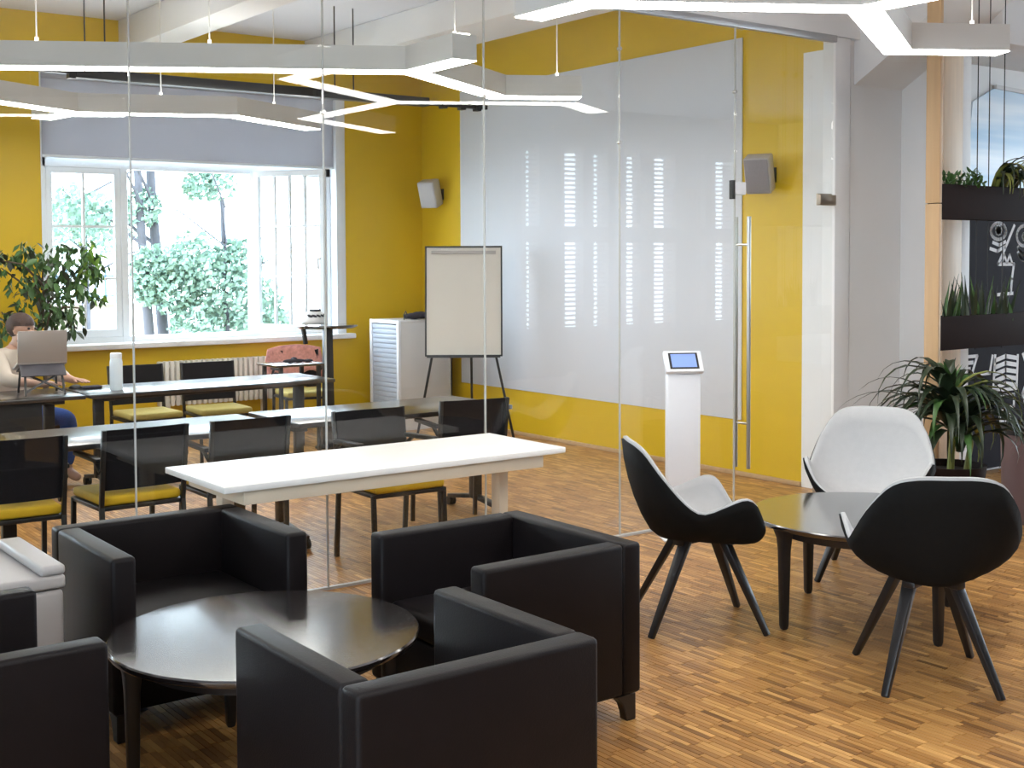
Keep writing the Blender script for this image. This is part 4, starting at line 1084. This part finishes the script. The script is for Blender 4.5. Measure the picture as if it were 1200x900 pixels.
# ================================================================== OUTSIDE
struct(MB().box(-25, 45, YW+.6, 70, -1.6, -1.5).build('ground_outside', M['ground']))
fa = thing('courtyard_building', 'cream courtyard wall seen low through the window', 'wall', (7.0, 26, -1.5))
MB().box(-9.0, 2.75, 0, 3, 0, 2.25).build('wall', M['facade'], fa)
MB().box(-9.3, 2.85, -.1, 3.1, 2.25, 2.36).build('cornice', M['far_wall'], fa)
fe = thing('iron_fence', 'blue grey iron fence on the wall beyond the courtyard', 'fence', (7.0, 26.1, .86))
MB().box(-9.0, 2.6, -.02, .02, .46, .50).box(-9.0, 2.6, -.02, .02, .04, .08).build('fence_rail', M['iron'], fe)
fb = MB().box(-.02, .02, -.02, .02, 0, .62).build('fence_bar', M['iron'], fe, loc=(-9, 0, 0))
for k in range(1, 58): link_copy(fb, 'fence_bar', fe, (-9+k*.2, 0, 0))
def outdoor_tree(label, x, y, zt, tr, blobs, n, lean=0):
    t = thing('courtyard_tree', label, 'tree', (x, y, -1.5), 0, 'trees in the courtyard')
    b = MB().tube([(0, 0, 0), (lean*.3, 0, 2.0), (lean*.6, .1, 4.0), (lean, 0, zt)], tr, 10, tr*.5)
    for k in range(5):
        a = k*2.1; z = 2.8+k*.55
        b.tube([(lean*z/zt, 0, z), (lean*z/zt+math.cos(a)*.9, math.sin(a)*.6, z+.5), (lean*z/zt+math.cos(a)*1.6, math.sin(a), z+.7)], tr*.3, 6, tr*.1)
    b.build('trunk', M['tree_bark'], t, smooth=True)
    verts = []; faces = []
    for i in range(n):
        bx, by, bz, br = blobs[i % len(blobs)]
        d = Vector((rnd.gauss(0, 1), rnd.gauss(0, 1), rnd.gauss(0, .8))); d = d.normalized()*br*rnd.uniform(.35, 1)**.6
        c = Vector((bx, by, bz)) + d; a = Vector((rnd.gauss(0, 1), rnd.gauss(0, 1), rnd.gauss(0, 1))).normalized(); u = a.orthogonal().normalized(); v = a.cross(u); s = rnd.uniform(.018, .042)
        k = len(verts); verts += [tuple(c+u*s*1.5), tuple(c+v*s), tuple(c-u*s*1.5), tuple(c-v*s)]; faces.append((k, k+1, k+2, k+3))
    me = bpy.data.meshes.new('foliage'); me.from_pydata(verts, [], faces); me.materials.append(M['tree'])
    o = bpy.data.objects.new('foliage', me); COL.objects.link(o); o.parent = t; tag(o, kind='stuff')
outdoor_tree('slender grey trunked tree nearest the left window leaf', 6.43, 17.0, 7, .085, [(-1.15, .3, 3.85, .42), (-.75, .3, 3.75, .40), (-.1, .2, 3.9, .30), (-.5, .2, 4.9, .45)], 1500, -.30)
outdoor_tree('thicker grey trunked tree in the middle of the window', 6.72, 17.2, 7, .10, [(.75, 0, 4.30, .30), (.45, 0, 4.25, .25), (.1, 0, 3.1, .30), (.2, 0, 5.2, .6)], 1100, -.35)
outdoor_tree('bushy low tree filling the lower half of the open window', 7.30, 16.6, 3.4, .05, [(-.95, .2, 3.05, .34), (-1.0, .3, 2.75, .22), (-.7, .1, 2.75, .36), (-.15, 0, 2.85, .50), (.25, 0, 2.6, .55), (-.45, 0, 3.15, .42), (.30, .2, 3.15, .35), (.5, 0, 2.3, .45), (-.45, 0, 2.25, .40)], 7500)
outdoor_tree('farther tree seen through the left window leaf', 8.2, 25.5, 4.4, .10, [(-.5, 0, 3.9, .6), (.5, 0, 3.8, .6), (0, 0, 4.1, .5)], 2200)
